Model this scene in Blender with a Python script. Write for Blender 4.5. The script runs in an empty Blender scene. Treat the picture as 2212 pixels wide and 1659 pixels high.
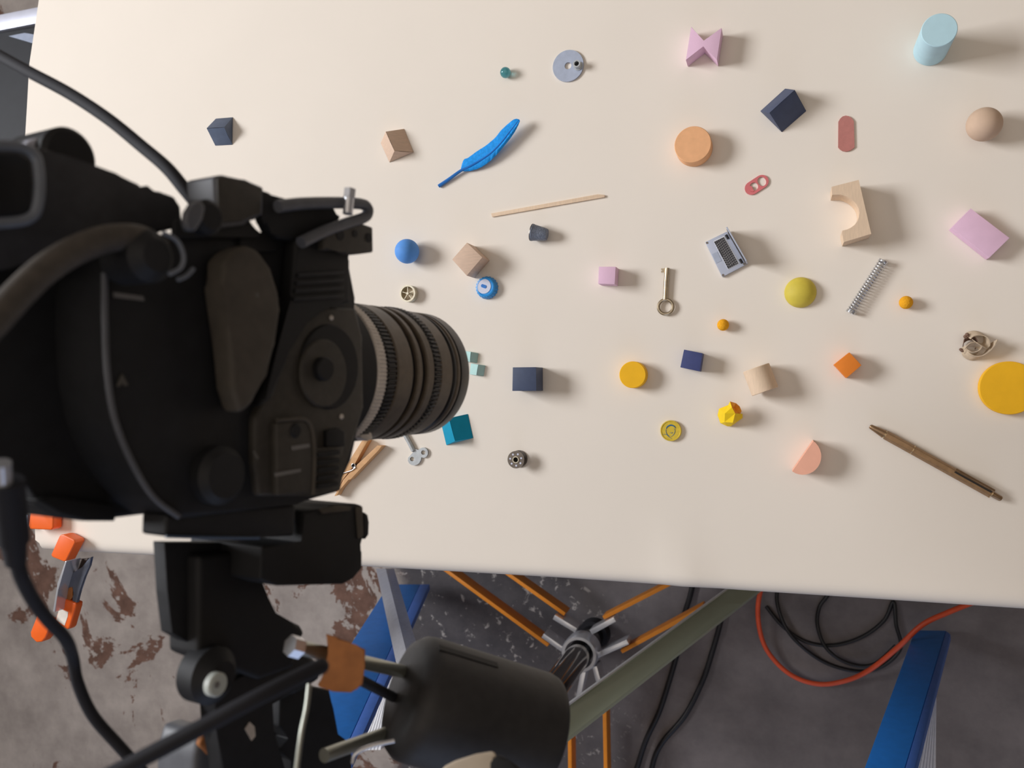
import bpy, bmesh, math, random
from mathutils import Vector, Matrix
random.seed(7)
sc = bpy.context.scene
COL = sc.collection
PI = math.pi

# ------------------------------------------------------------------ camera model (photo 2212 x 1659)
FPX, CX, CY = 1790.0, 1106.0, 829.5
TH = math.atan(584.0 / FPX)
CAM = Vector((0, 0, 1.57))
T = 0.76                                    # height of the paper on the table
R_ = Vector((math.cos(TH), 0, -math.sin(TH)))
U_ = Vector((0, 1, 0))
F_ = Vector((-math.sin(TH), 0, -math.cos(TH)))


def ray(px, py):
    return R_ * ((px - CX) / FPX) + U_ * (-(py - CY) / FPX) + F_


def atz(px, py, z):
    d = ray(px, py)
    return CAM + d * ((z - CAM.z) / d.z)


def atd(px, py, depth):
    return CAM + ray(px, py) * depth


def atp(px, py, p0, n):
    d = ray(px, py)
    return CAM + d * ((p0 - CAM).dot(n) / d.dot(n))


def P(px, py, h=0.0):
    return atz(px, py, T + h)


def mpp(px, py, z=T):                       # metres per photo pixel at height z
    return (atz(px, py, z) - CAM).dot(F_) / FPX


# ------------------------------------------------------------------ materials
def lin(c):
    return tuple((v / 255 / 12.92) if v / 255 <= 0.04045 else ((v / 255 + 0.055) / 1.055) ** 2.4 for v in c)


def mat(name, rgb, rough=0.6, metal=0.0, var=0.12, scale=60, bump=0.0, spec=0.5, stretch=None, raw=False, **kw):
    m = bpy.data.materials.new(name)
    m.use_nodes = True
    nt = m.node_tree
    b = nt.nodes['Principled BSDF']
    c = rgb if raw else lin(rgb)
    tc = nt.nodes.new('ShaderNodeTexCoord')
    mp = nt.nodes.new('ShaderNodeMapping')
    if stretch:
        mp.inputs['Scale'].default_value = stretch
    nt.links.new(tc.outputs['Object'], mp.inputs['Vector'])
    nz = nt.nodes.new('ShaderNodeTexNoise')
    nz.inputs['Scale'].default_value = scale
    nz.inputs['Detail'].default_value = 4
    nt.links.new(mp.outputs['Vector'], nz.inputs['Vector'])
    rp = nt.nodes.new('ShaderNodeValToRGB')
    rp.color_ramp.elements[0].position = 0.3
    rp.color_ramp.elements[1].position = 0.7
    rp.color_ramp.elements[0].color = tuple(v * (1 - var) for v in c) + (1,)
    rp.color_ramp.elements[1].color = tuple(min(1, v * (1 + var)) for v in c) + (1,)
    nt.links.new(nz.outputs['Fac'], rp.inputs['Fac'])
    nt.links.new(rp.outputs['Color'], b.inputs['Base Color'])
    b.inputs['Roughness'].default_value = rough
    b.inputs['Metallic'].default_value = metal
    b.inputs['Specular IOR Level'].default_value = spec
    if bump:
        bp = nt.nodes.new('ShaderNodeBump')
        bp.inputs['Strength'].default_value = bump
        bp.inputs['Distance'].default_value = 0.001
        nt.links.new(nz.outputs['Fac'], bp.inputs['Height'])
        nt.links.new(bp.outputs['Normal'], b.inputs['Normal'])
    for k, v in kw.items():
        b.inputs[k].default_value = v
    return m


M = {}
M['paper'] = mat('paper', (240, 231, 219), 0.75, var=0.012, scale=9, spec=0.2)
M['board'] = mat('table_board', (70, 66, 60), 0.7)
M['steel_leg'] = mat('table_leg_steel', (40, 40, 42), 0.5)
M['wood'] = mat('block_wood', (218, 190, 168), 0.7, var=0.06, scale=120, stretch=(1, 6, 1), spec=0.2)
M['wood_pale'] = mat('pale_wood', (230, 204, 176), 0.7, var=0.05, scale=120, stretch=(6, 1, 1), spec=0.2)
M['wood_dark'] = mat('ball_wood', (208, 180, 156), 0.7, var=0.06, scale=70, spec=0.2)
M['peg_wood'] = mat('clothespin_wood', (214, 166, 116), 0.65, var=0.1, scale=150, stretch=(1, 1, 5))
M['navy'] = mat('charcoal_navy_paint', (86, 98, 120), 0.5, var=0.08, scale=150)
M['navy2'] = mat('dark_navy_paint', (62, 74, 102), 0.55, var=0.08, scale=150)
M['indigo'] = mat('indigo_paint', (62, 72, 124), 0.6, var=0.08, scale=150)
M['pink'] = mat('pink_paint', (236, 198, 222), 0.65, var=0.03, scale=100, spec=0.2)
M['peach'] = mat('peach_paint', (246, 184, 158), 0.65, var=0.03, scale=100, spec=0.2)
M['orange'] = mat('orange_paint', (240, 138, 52), 0.65, var=0.04, scale=100, spec=0.2)
M['orange_pale'] = mat('soft_orange_paint', (242, 184, 136), 0.7, var=0.05, scale=120, spec=0.2)
M['yellow'] = mat('yellow_paint', (252, 192, 40), 0.6, var=0.03, scale=100, spec=0.2)
M['mustard'] = mat('mustard_clay', (216, 196, 72), 0.65, var=0.08, scale=80)
M['felt'] = mat('orange_felt', (252, 176, 44), 0.95, var=0.12, scale=900, bump=0.6, spec=0.1)
M['crumple'] = mat('yellow_paper', (254, 212, 30), 0.6, var=0.05, scale=200, spec=0.2)
M['crumple_in'] = mat('orange_inner_paper', (250, 160, 30), 0.6, var=0.08, scale=300)
M['paleblue'] = mat('pale_blue_paint', (192, 226, 236), 0.65, var=0.03, scale=100, spec=0.2)
M['mint'] = mat('mint_paint', (176, 212, 208), 0.6, var=0.04, scale=150, spec=0.2)
M['teal'] = mat('teal_paint', (20, 150, 186), 0.6, var=0.05, scale=100, spec=0.2)
M['ball_blue'] = mat('blue_rubber', (96, 156, 232), 0.6, var=0.04, scale=200, spec=0.2)
M['feather'] = mat('blue_feather_vane', (30, 150, 236), 0.7, var=0.16, scale=400, stretch=(1, 1, 1), spec=0.2)
M['quill'] = mat('blue_quill', (22, 112, 196), 0.5, var=0.1)
M['cap_blue'] = mat('blue_plastic', (40, 150, 226), 0.4, var=0.04)
M['cap_white'] = mat('white_print', (214, 218, 236), 0.5, var=0.03)
M['cap_dark'] = mat('blue_print', (36, 120, 206), 0.5, var=0.03)
M['terracotta'] = mat('terracotta_leather', (192, 126, 118), 0.8, var=0.06, scale=300)
M['tab'] = mat('red_anodised_metal', (220, 128, 136), 0.32, 0.85, var=0.08)
M['silver'] = mat('zinc_metal', (176, 186, 206), 0.45, 0.35, var=0.06, scale=200)
M['keymetal'] = mat('nickel_metal', (186, 172, 148), 0.34, 0.9, var=0.14, scale=300)
M['windkey'] = mat('grey_cast_metal', (186, 190, 192), 0.5, 0.4, var=0.1, scale=300)
M['spring'] = mat('steel_wire', (206, 208, 212), 0.25, 0.95, var=0.06)
M['gunmetal'] = mat('gunmetal', (128, 120, 112), 0.38, 0.8, var=0.15, scale=400)
M['hole'] = mat('dark_hole', (30, 28, 28), 0.7)
M['thimble'] = mat('pewter_thimble', (118, 126, 142), 0.55, 0.15, var=0.3, scale=900, bump=0.5)
M['wheel'] = mat('cream_metal', (214, 206, 184), 0.4, 0.5, var=0.1, scale=400)
M['brass'] = mat('aged_brass_pen', (150, 122, 92), 0.36, 0.7, var=0.14, scale=200)
M['brass_hi'] = mat('bright_brass', (200, 176, 140), 0.3, 0.8, var=0.08)
M['black_slot'] = mat('black_slot', (26, 22, 20), 0.6)
M['coin'] = mat('yellow_token', (222, 194, 66), 0.35, 0.25, var=0.1, scale=300)
M['coin_blue'] = mat('blue_token_print', (44, 112, 160), 0.5)
M['laptop'] = mat('silver_plastic', (186, 192, 208), 0.45, 0.1, var=0.03, scale=100)
M['laptop_white'] = mat('white_key_bed', (232, 234, 240), 0.5, var=0.03)
M['keys'] = mat('black_keys', (44, 44, 50), 0.5)
M['shaving'] = mat('pale_wood_shaving', (204, 184, 158), 0.75, var=0.15, scale=250)
M['shaving_in'] = mat('brown_shaving_inside', (126, 98, 82), 0.8, var=0.25, scale=250)
M['cambody'] = mat('camera_black', (20, 21, 25), 0.62, var=0.25, scale=120, bump=0.2)
M['cambrown'] = mat('camera_charcoal', (60, 56, 50), 0.6, var=0.15, scale=200, bump=0.2)
M['camgrip'] = mat('grip_rubber', (76, 70, 62), 0.75, var=0.18, scale=90, bump=0.3)
M['camgrey'] = mat('camera_grey_plastic', (88, 90, 96), 0.5, var=0.12, scale=100)
M['camblack'] = mat('matte_black', (13, 13, 16), 0.68, var=0.2, scale=150)
M['lensband'] = mat('lens_satin_lit', (92, 82, 70), 0.42, 0.2, var=0.14, scale=200)  # warm light on the raised bands is put into this brown
M['lensblack'] = mat('lens_black_shaded', (15, 15, 19), 0.35, var=0.15)  # black that also carries the shade in the grooves between bands
M['lensgrey'] = mat('lens_grey_collar', (206, 198, 190), 0.45, 0.2, var=0.1, scale=200)
M['glass_dark'] = mat('lens_front_glass', (10, 12, 24), 0.05, var=0.1)
M['eyecup'] = mat('eyecup_rubber', (112, 118, 128), 0.55, var=0.12)
M['strap'] = mat('strap_webbing', (76, 70, 64), 0.65, var=0.2, scale=200, bump=0.3)
M['chrome'] = mat('chrome', (222, 224, 230), 0.2, 0.6, var=0.03)
M['chrome_dark'] = mat('dark_chrome', (120, 118, 116), 0.12, 1.0, var=0.05)
M['galv'] = mat('galvanised_rod', (176, 178, 168), 0.35, 0.8, var=0.1)
M['camslate'] = mat('slate_blue_edge', (74, 92, 118), 0.45, var=0.1)
M['tape_dark'] = mat('dark_steel', (60, 48, 42), 0.5, 0.4)
M['camcoal'] = mat('viewfinder_charcoal', (50, 50, 54), 0.6, var=0.2, scale=120, bump=0.2)
M['mark'] = mat('grey_lettering', (120, 118, 116), 0.6)
M['mark2'] = mat('faint_lettering', (92, 88, 82), 0.6)
M['bolt'] = mat('white_bolt_cap', (190, 196, 190), 0.5, var=0.08)
M['tape'] = mat('brown_tape', (160, 100, 50), 0.75, var=0.15, scale=120, bump=0.3)
M['rubber'] = mat('black_rubber', (26, 26, 33), 0.8, var=0.2)
M['weight'] = mat('counterweight_black', (46, 45, 46), 0.6, var=0.14, scale=160, bump=0.2)
M['clamp'] = mat('orange_clamp_plastic', (250, 108, 34), 0.38, var=0.04)
M['clampmetal'] = mat('clamp_steel', (122, 128, 142), 0.35, 0.75, var=0.12)
M['white_label'] = mat('white_sticker', (228, 220, 208), 0.6)
M['orange_leg'] = mat('orange_powder_coat', (224, 136, 30), 0.45, var=0.05)
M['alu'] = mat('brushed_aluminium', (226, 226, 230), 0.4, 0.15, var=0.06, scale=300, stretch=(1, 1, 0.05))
M['blueladder'] = mat('blue_fibreglass', (38, 124, 214), 0.5, var=0.06, scale=80)
M['blueedge'] = mat('dark_blue_fibreglass', (78, 122, 208), 0.5, var=0.06, scale=80)
M['mirrorbar'] = mat('polished_steel_bar', (188, 197, 176), 0.3, 0.35, var=0.02)
M['cord_orange'] = mat('orange_cord', (216, 82, 44), 0.5, var=0.06)
M['cord_black'] = mat('black_cord', (20, 20, 25), 0.45, var=0.15)
M['case'] = mat('black_case_panel', (36, 38, 43), 0.65, var=0.1, scale=60)
M['case_rim'] = mat('pale_case_rim', (206, 208, 222), 0.4, 0.3, var=0.04)
M['cloth'] = mat('beige_cloth', (206, 192, 172), 0.8, var=0.06)
M['wall'] = mat('plaster_wall', (150, 140, 130), 0.85, var=0.03, scale=4)
M['ceil'] = mat('ceiling_paint', (190, 180, 170), 0.85, var=0.02, scale=4)
M['frame'] = mat('window_frame_paint', (236, 236, 234), 0.5)


def glass_mat():
    m = bpy.data.materials.new('teal_glass')
    m.use_nodes = True
    nt = m.node_tree
    b = nt.nodes['Principled BSDF']
    nz = nt.nodes.new('ShaderNodeTexNoise')
    nz.inputs['Scale'].default_value = 60
    rp = nt.nodes.new('ShaderNodeValToRGB')
    rp.color_ramp.elements[0].color = lin((84, 160, 172)) + (1,)
    rp.color_ramp.elements[1].color = lin((110, 184, 192)) + (1,)
    nt.links.new(nz.outputs['Fac'], rp.inputs['Fac'])
    nt.links.new(rp.outputs['Color'], b.inputs['Base Color'])
    b.inputs['Roughness'].default_value = 0.03
    b.inputs['Transmission Weight'].default_value = 0.75
    b.inputs['IOR'].default_value = 1.5
    return m


M['glass'] = glass_mat()


# ------------------------------------------------------------------ mesh helpers
def nb():
    return bmesh.new()


def obj(name, bm, m, parent=None, smooth=35, loc=None):
    """link a bmesh (world coordinates) as one object whose origin sits at its own base"""
    me = bpy.data.meshes.new(name)
    bmesh.ops.recalc_face_normals(bm, faces=bm.faces)
    vs = [v.co for v in bm.verts]
    if loc is None:
        lo = Vector((min(v.x for v in vs), min(v.y for v in vs), min(v.z for v in vs)))
        hi = Vector((max(v.x for v in vs), max(v.y for v in vs), max(v.z for v in vs)))
        loc = Vector(((lo.x + hi.x) / 2, (lo.y + hi.y) / 2, lo.z))
    bmesh.ops.translate(bm, verts=bm.verts, vec=-loc)
    bm.to_mesh(me)
    bm.free()
    for mm in (m if isinstance(m, (list, tuple)) else [m]):
        me.materials.append(M[mm] if isinstance(mm, str) else mm)
    if smooth:
        for p in me.polygons:
            p.use_smooth = True
        me.set_sharp_from_angle(angle=math.radians(smooth))
    o = bpy.data.objects.new(name, me)
    COL.objects.link(o)
    if parent is not None:
        par = Vector((0, 0, 0))
        q = parent
        while q is not None:
            par += q.location
            q = q.parent
        o.parent = parent
        o.location = loc - par
    else:
        o.location = loc
    return o


def tag(o, label, cat, group=None, kind=None):
    if label:
        o['label'] = label
    if cat:
        o['category'] = cat
    if group:
        o['group'] = group
    if kind:
        o['kind'] = kind
    return o


def thing(name, label, cat, loc, group=None):
    o = bpy.data.objects.new(name, None)
    o.empty_display_size = 0.02
    COL.objects.link(o)
    o.location = loc
    return tag(o, label, cat, group)


def bevel(bm, off, seg=2):
    if off > 0:
        bmesh.ops.bevel(bm, geom=list(bm.edges) + list(bm.verts), offset=off, segments=seg,
                        profile=0.6, affect='EDGES', clamp_overlap=True)
    return bm


def add_loft(bm, A, B):
    """solid between two rings of equal length"""
    a = [bm.verts.new(p) for p in A]
    b = [bm.verts.new(p) for p in B]
    n = len(a)
    bm.faces.new(a)
    bm.faces.new(b[::-1])
    for i in range(n):
        j = (i + 1) % n
        bm.faces.new((a[i], a[j], b[j], b[i]))
    return bm


def add_hull(bm, pts):
    vs = [bm.verts.new(p) for p in pts]
    bmesh.ops.convex_hull(bm, input=vs)
    bmesh.ops.dissolve_limit(bm, angle_limit=0.03, verts=bm.verts, edges=bm.edges)
    return bm


def basis(ax):
    ax = ax.normalized()
    t = Vector((0, 0, 1)) if abs(ax.z) < 0.9 else Vector((1, 0, 0))
    u = ax.cross(t).normalized()
    return ax, u, ax.cross(u)


def add_lathe(bm, o, ax, prof, n=40, mod=None, close=True):
    """prof: [(distance along axis, radius)]"""
    ax, u, v = basis(ax)
    rings = []
    for k, (t, r) in enumerate(prof):
        ring = []
        for i in range(n):
            a = 2 * PI * i / n
            rr = r * (mod(k, i) if mod else 1)
            ring.append(bm.verts.new(o + ax * t + (u * math.cos(a) + v * math.sin(a)) * rr))
        rings.append(ring)
    for a, b in zip(rings[:-1], rings[1:]):
        for i in range(n):
            j = (i + 1) % n
            bm.faces.new((a[i], a[j], b[j], b[i]))
    if close:
        bm.faces.new(rings[0][::-1])
        bm.faces.new(rings[-1])
    return bm


def add_annulus(bm, o, ax, r0, r1, h, n=40):
    return add_ring_profile(bm, o, ax, [(0, r0), (0, r1), (h, r1), (h, r0)], n)


def add_ring_profile(bm, o, ax, prof, n=40, mod=None):
    ax, u, v = basis(ax)
    rings = []
    for k, (t, r) in enumerate(prof):
        rings.append([bm.verts.new(o + ax * t + (u * math.cos(2 * PI * i / n) + v * math.sin(2 * PI * i / n)) * r * (mod(k, i) if mod else 1))
                      for i in range(n)])
    m = len(rings)
    for k in range(m):
        a, b = rings[k], rings[(k + 1) % m]
        for i in range(n):
            j = (i + 1) % n
            bm.faces.new((a[i], a[j], b[j], b[i]))
    return bm


def spline(pts, k=8):
    out = []
    n = len(pts)
    for i in range(n - 1):
        p0 = pts[max(i - 1, 0)]
        p1, p2 = pts[i], pts[i + 1]
        p3 = pts[min(i + 2, n - 1)]
        for s in range(k):
            t = s / k
            out.append(0.5 * ((2 * p1) + (p2 - p0) * t + (2 * p0 - 5 * p1 + 4 * p2 - p3) * t * t + (3 * p1 - p0 - 3 * p2 + p3) * t ** 3))
    out.append(pts[-1].copy())
    return out


def add_tube(bm, pts, r, n=12, closed=False, smooth_k=8, flat=None):
    if smooth_k:
        pts = spline(pts, smooth_k)
    m = len(pts)
    rad = r if callable(r) else (lambda t: r)
    tang = []
    for i in range(m):
        a = pts[(i - 1) % m] if (closed or i) else pts[i]
        b = pts[(i + 1) % m] if (closed or i < m - 1) else pts[i]
        tang.append((b - a).normalized())
    _, u, _ = basis(tang[0])
    rings = []
    for i in range(m):
        u = (u - tang[i] * u.dot(tang[i])).normalized()
        v = tang[i].cross(u)
        rr = rad(i / (m - 1))
        rings.append([bm.verts.new(pts[i] + (u * math.cos(2 * PI * k / n) + v * math.sin(2 * PI * k / n)) * rr) for k in range(n)])
    for i in range(m - (0 if closed else 1)):
        a, b = rings[i], rings[(i + 1) % m]
        for k in range(n):
            j = (k + 1) % n
            bm.faces.new((a[k], a[j], b[j], b[k]))
    if not closed:
        bm.faces.new(rings[0][::-1])
        bm.faces.new(rings[-1])
    return bm


def add_sphere(bm, c, r, seg=32, rings=20, zmin=None):
    bmesh.ops.create_uvsphere(bm, u_segments=seg, v_segments=rings, radius=r, matrix=Matrix.Translation(c))
    return bm


def add_box(bm, c, x, y, z, dx, dy, dz):
    """box centred at c with (unit) axes and full sizes"""
    A = [c + x * (sx * dx / 2) + y * (sy * dy / 2) - z * dz / 2 for sx, sy in ((-1, -1), (1, -1), (1, 1), (-1, 1))]
    B = [p + z * dz for p in A]
    return add_loft(bm, A, B)


X, Y, Z = Vector((1, 0, 0)), Vector((0, 1, 0)), Vector((0, 0, 1))


def down(p, z=T):
    return Vector((p.x, p.y, z))


E0 = 0.0003                                  # everything on the paper stands this far above it


def upright(poly, h, bev=0.0004, bm=None, base=E0):
    """prism standing on the paper: its top outline seen at these photo points"""
    bm = bm or nb()
    top = [P(x, y, h) for x, y in poly]
    bot = [down(p, T + base) for p in top]
    add_loft(bm, bot, top)
    return bevel(bm, bev)


def roof(base4, ridge2, h, bev=0.0004):
    """triangular prism: four base corners on the paper, two ridge ends at height h"""
    a, b, c, d = [P(x, y, E0) for x, y in base4]      # a-b one long edge, c-d the other; ridge0 over a/d
    r0, r1 = [P(x, y, h) for x, y in ridge2]
    bm = nb()
    vs = [bm.verts.new(p) for p in (a, b, c, d, r0, r1)]
    for f in ((0, 1, 2, 3), (0, 1, 5, 4), (3, 2, 5, 4), (0, 3, 4), (1, 2, 5)):
        bm.faces.new([vs[i] for i in f])
    return bevel(bm, bev)


# ------------------------------------------------------------------ the room
def floor_mat():
    m = bpy.data.materials.new('worn_concrete_floor')
    m.use_nodes = True
    nt = m.node_tree
    N, L = nt.nodes, nt.links
    b = N['Principled BSDF']
    b.inputs['Roughness'].default_value = 0.8
    b.inputs['Specular IOR Level'].default_value = 0.25
    tc = N.new('ShaderNodeTexCoord')

    def noise(scale, detail=6, rough=0.6, off=(0, 0, 0), dist=0.0):
        mp = N.new('ShaderNodeMapping')
        mp.inputs['Location'].default_value = off
        L.new(tc.outputs['Object'], mp.inputs['Vector'])
        n = N.new('ShaderNodeTexNoise')
        n.inputs['Scale'].default_value = scale
        n.inputs['Detail'].default_value = detail
        n.inputs['Roughness'].default_value = rough
        n.inputs['Distortion'].default_value = dist
        L.new(mp.outputs['Vector'], n.inputs['Vector'])
        return n.outputs['Fac']

    def ramp(src, a, bb, ca=(0, 0, 0, 1), cb=(1, 1, 1, 1)):
        r = N.new('ShaderNodeValToRGB')
        r.color_ramp.elements[0].position = a
        r.color_ramp.elements[1].position = bb
        r.color_ramp.elements[0].color = ca
        r.color_ramp.elements[1].color = cb
        L.new(src, r.inputs['Fac'])
        return r.outputs['Color']

    def mix(f, a, bb):
        x = N.new('ShaderNodeMix')
        x.data_type = 'RGBA'
        if isinstance(f, (int, float)):
            x.inputs['Factor'].default_value = f
        else:
            L.new(f, x.inputs['Factor'])
        for s, v in ((x.inputs[6], a), (x.inputs[7], bb)):
            if isinstance(v, tuple):
                s.default_value = v
            else:
                L.new(v, s)
        return x.outputs[2]

    def math_(op, a, bb):
        x = N.new('ShaderNodeMath')
        x.operation = op
        for s, v in ((x.inputs[0], a), (x.inputs[1], bb)):
            if isinstance(v, (int, float)):
                s.default_value = v
            else:
                L.new(v, s)
        return x.outputs[0]

    sep = N.new('ShaderNodeSeparateXYZ')
    L.new(tc.outputs['Object'], sep.inputs[0])
    wob = math_('MULTIPLY', math_('SUBTRACT', noise(2.2, 8), 0.5), 0.26)
    xs = math_('ADD', sep.outputs['X'], wob)
    base = ramp(noise(9, 8, 0.65), 0.25, 0.75, lin((138, 129, 124)) + (1,), lin((194, 184, 177)) + (1,))
    # brown scars where the paint came off
    scar = math_('MULTIPLY', ramp(noise(4.2, 11, 0.66, (3.1, 1.7, 0), 0.6), 0.548, 0.558),
                 ramp(noise(38, 4, 0.6, (1, 4, 0)), 0.36, 0.40))
    base = mix(scar, base, ramp(noise(30, 5), 0.3, 0.7, lin((96, 72, 62)) + (1,), lin((128, 98, 85)) + (1,)))
    grey = ramp(noise(11, 9, 0.7, (5, 2, 0)), 0.25, 0.75, lin((98, 93, 94)) + (1,), lin((130, 123, 123)) + (1,))
    dark = ramp(noise(16, 8, 0.7), 0.3, 0.7, lin((70, 68, 72)) + (1,), lin((94, 90, 92)) + (1,))
    fleck = ramp(noise(40, 10, 0.74, (7, 3, 0), 0.4), 0.585, 0.605)
    dark = mix(fleck, dark, lin((168, 163, 160)) + (1,))
    X0, X1 = atz(850, 1400, 0).x, atz(1300, 1400, 0).x
    fa = N.new('ShaderNodeMapRange')
    fa.inputs['From Min'].default_value = X0 - 0.015
    fa.inputs['From Max'].default_value = X0 + 0.015
    L.new(xs, fa.inputs['Value'])
    fb = N.new('ShaderNodeMapRange')
    fb.inputs['From Min'].default_value = X1 - 0.10
    fb.inputs['From Max'].default_value = X1 + 0.10
    L.new(xs, fb.inputs['Value'])
    c = mix(fa.outputs[0], base, dark)  # darker zones mostly hold the table's shadow, painted into the floor colour
    c = mix(fb.outputs[0], c, grey)
    L.new(c, b.inputs['Base Color'])
    bp = N.new('ShaderNodeBump')
    bp.inputs['Strength'].default_value = 0.25
    bp.inputs['Distance'].default_value = 0.004
    L.new(noise(40, 8, 0.7), bp.inputs['Height'])
    L.new(bp.outputs['Normal'], b.inputs['Normal'])
    return m


RX0, RX1, RY0, RY1, RH = -2.6, 3.4, -2.8, 3.0, 3.9
WY0, WY1, WZ0, WZ1 = 0.0, 1.2, 1.85, 3.1


def struct(name, bm, m):
    o = obj(name, bm, m, smooth=0)
    o['kind'] = 'structure'
    return o


def box2(bm, x0, x1, y0, y1, z0, z1):
    return add_box(bm, Vector(((x0 + x1) / 2, (y0 + y1) / 2, (z0 + z1) / 2)), X, Y, Z, x1 - x0, y1 - y0, z1 - z0)


fl = nb()
box2(fl, RX0, RX1, RY0, RY1, -0.1, 0)
fo = struct('floor', fl, floor_mat())
# keep the texture in world coordinates
fo.data.transform(Matrix.Translation(fo.location))
fo.location = (0, 0, 0)
struct('ceiling', box2(nb(), RX0, RX1, RY0, RY1, RH, RH + 0.1), 'ceil')
struct('wall_back', box2(nb(), RX0, RX1, RY1, RY1 + 0.12, 0, RH), 'wall')
struct('wall_front', box2(nb(), RX0, RX1, RY0 - 0.12, RY0, 0, RH), 'wall')
struct('wall_right', box2(nb(), RX1, RX1 + 0.12, RY0, RY1, 0, RH), 'wall')
wl = nb()
box2(wl, RX0 - 0.12, RX0, RY0, WY0, 0, RH)
box2(wl, RX0 - 0.12, RX0, WY1, RY1, 0, RH)
box2(wl, RX0 - 0.12, RX0, WY0, WY1, 0, WZ0)
box2(wl, RX0 - 0.12, RX0, WY0, WY1, WZ1, RH)
struct('wall_left', wl, 'wall')
wf = nb()
for (y0, y1, z0, z1) in ((WY0, WY1, WZ0, WZ0 + 0.06), (WY0, WY1, WZ1 - 0.06, WZ1), (WY0, WY0 + 0.06, WZ0 + 0.06, WZ1 - 0.06),
                         (WY1 - 0.06, WY1, WZ0 + 0.06, WZ1 - 0.06), ((WY0 + WY1) / 2 - 0.03, (WY0 + WY1) / 2 + 0.03, WZ0 + 0.06, WZ1 - 0.06)):
    box2(wf, RX0 - 0.10, RX0 - 0.04, y0, y1, z0, z1)
struct('window_1', wf, 'frame')

# ------------------------------------------------------------------ the table and its paper
FRONT = [(84, 1191), (230, 1199), (380, 1207), (790, 1229), (1200, 1253), (1530, 1276), (1640, 1284), (1900, 1301), (2212, 1322), (2520, 1343)]
FW = [P(x, y) for x, y in FRONT]
LEFT = [(150, -420), (112, -200), (84, 0), (63, 140), (60, 200), (54, 300), (54, 560), (58, 760), (66, 960), (76, 1154)]
LW = [P(x, y) for x, y in LEFT]
YBACK = LW[0].y


def interp(pts, v, a, b):
    pts = sorted(pts, key=lambda p: p[a])
    if v <= pts[0][a]:
        return pts[0][b]
    for p, q in zip(pts[:-1], pts[1:]):
        if v <= q[a]:
            t = (v - p[a]) / (q[a] - p[a])
            return p[b] + (q[b] - p[b]) * t
    return pts[-1][b]


XR = FW[-1].x
crease = P(1478, 1235)


def paper():
    bm = nb()
    nx, ny = 70, 26
    rows = []
    rad = 0.014
    xf0 = FW[0].x
    for i in range(nx + 1):
        t = i / nx
        xf = xf0 + (XR - xf0) * t
        yf = interp(FW, xf, 0, 1)
        col = []
        for j in range(ny + 1):
            y = YBACK + (yf + rad - YBACK) * (1 - (1 - j / ny) ** 1.6)
            xl = interp(LW, y, 1, 0)
            x = xl + (XR - xl) * t
            d2 = ((x - crease.x) / 0.012) ** 2
            dz = 0.0
            dy = max(0, y - crease.y)
            if dy < 0.07:
                dz = 0.0035 * math.exp(-((x - crease.x + dy * 0.25) / 0.016) ** 2) * (1 - dy / 0.07) ** 1.5
            col.append(bm.verts.new((x, y, T + dz)))
        dz0 = 0.0035 * math.exp(-((xf - crease.x) / 0.016) ** 2)
        for k in range(1, 7):
            a = k / 6 * PI / 2
            col.append(bm.verts.new((xf, yf + rad - rad * math.sin(a), T + dz0 - rad + rad * math.cos(a))))
        col.append(bm.verts.new((xf, yf + 0.001, T - 0.05)))
        rows.append(col)
    for a, b in zip(rows[:-1], rows[1:]):
        for j in range(len(a) - 1):
            bm.faces.new((a[j], b[j], b[j + 1], a[j + 1]))
    return bm


po = obj('paper_sheet', paper(), 'paper', smooth=80)
tag(po, 'wide sheet of cream white paper covering the table top', 'paper')

tbl = thing('work_table', 'long table hidden under the cream white paper sheet', 'table', (0.0, 0.15, 0))
bm = nb()
poly = [(p.x, p.y + 0.018) for p in FW] + [(XR, YBACK)] + [(interp(LW, y, 1, 0) + 0.012, y) for y in (YBACK, 0.2, 0.0)]
add_loft(bm, [Vector((x, y, T - 0.03)) for x, y in poly], [Vector((x, y, T - 0.0012)) for x, y in poly])
obj('tabletop', bm, 'board', tbl, smooth=0)
for (x, y) in ((-0.50, 0.02), (-0.50, 0.42), (XR - 0.15, 0.0), (XR - 0.15, 0.42)):
    bm = nb()
    box2(bm, x - 0.02, x + 0.02, y - 0.02, y + 0.02, 0, T - 0.0305)
    obj('leg', bevel(bm, 0.003), 'steel_leg', tbl)

# ------------------------------------------------------------------ wooden blocks on the paper
def px(n, x, y):
    return n * mpp(x, y)


tag(obj('triangular_block', roof([(466, 256), (503, 253), (502, 313), (465, 315)], [(446, 277), (484, 275)], px(28, 484, 284)), 'navy'),
    'small dark slate blue triangular prism block nearest the black arching cable', 'toy block')
tag(obj('triangular_block', roof([(822, 309), (841, 351), (894, 329), (873, 278)], [(833, 284), (852, 326)], px(33, 858, 316)), 'wood'),
    'bare tan wood triangular prism block next to the blue feather', 'toy block')
tag(obj('triangular_block', roof([(1642, 240), (1696, 191), (1742, 240), (1689, 286)], [(1662, 244), (1717, 194)], px(53, 1690, 238)), 'navy2'),
    'large dark navy triangular prism block above the orange cylinder', 'toy block')
tag(obj('triangular_block', roof([(964, 962), (952, 911), (1011, 894), (1022.5, 946)], [(983, 953), (970, 903)], px(27, 987, 928)), 'teal'),
    'bright teal triangular prism block poking out under the camera lens', 'toy block')
tag(obj('triangular_block', roof([(1004, 758), (1001, 780), (1031, 784.5), (1034, 763)], [(1017, 760), (1015, 782)], px(15, 1017, 772)), 'mint'),
    'tiny mint prism block half hidden by the lens, upper of a touching pair', 'toy block', 'tiny mint prism blocks')
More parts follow.
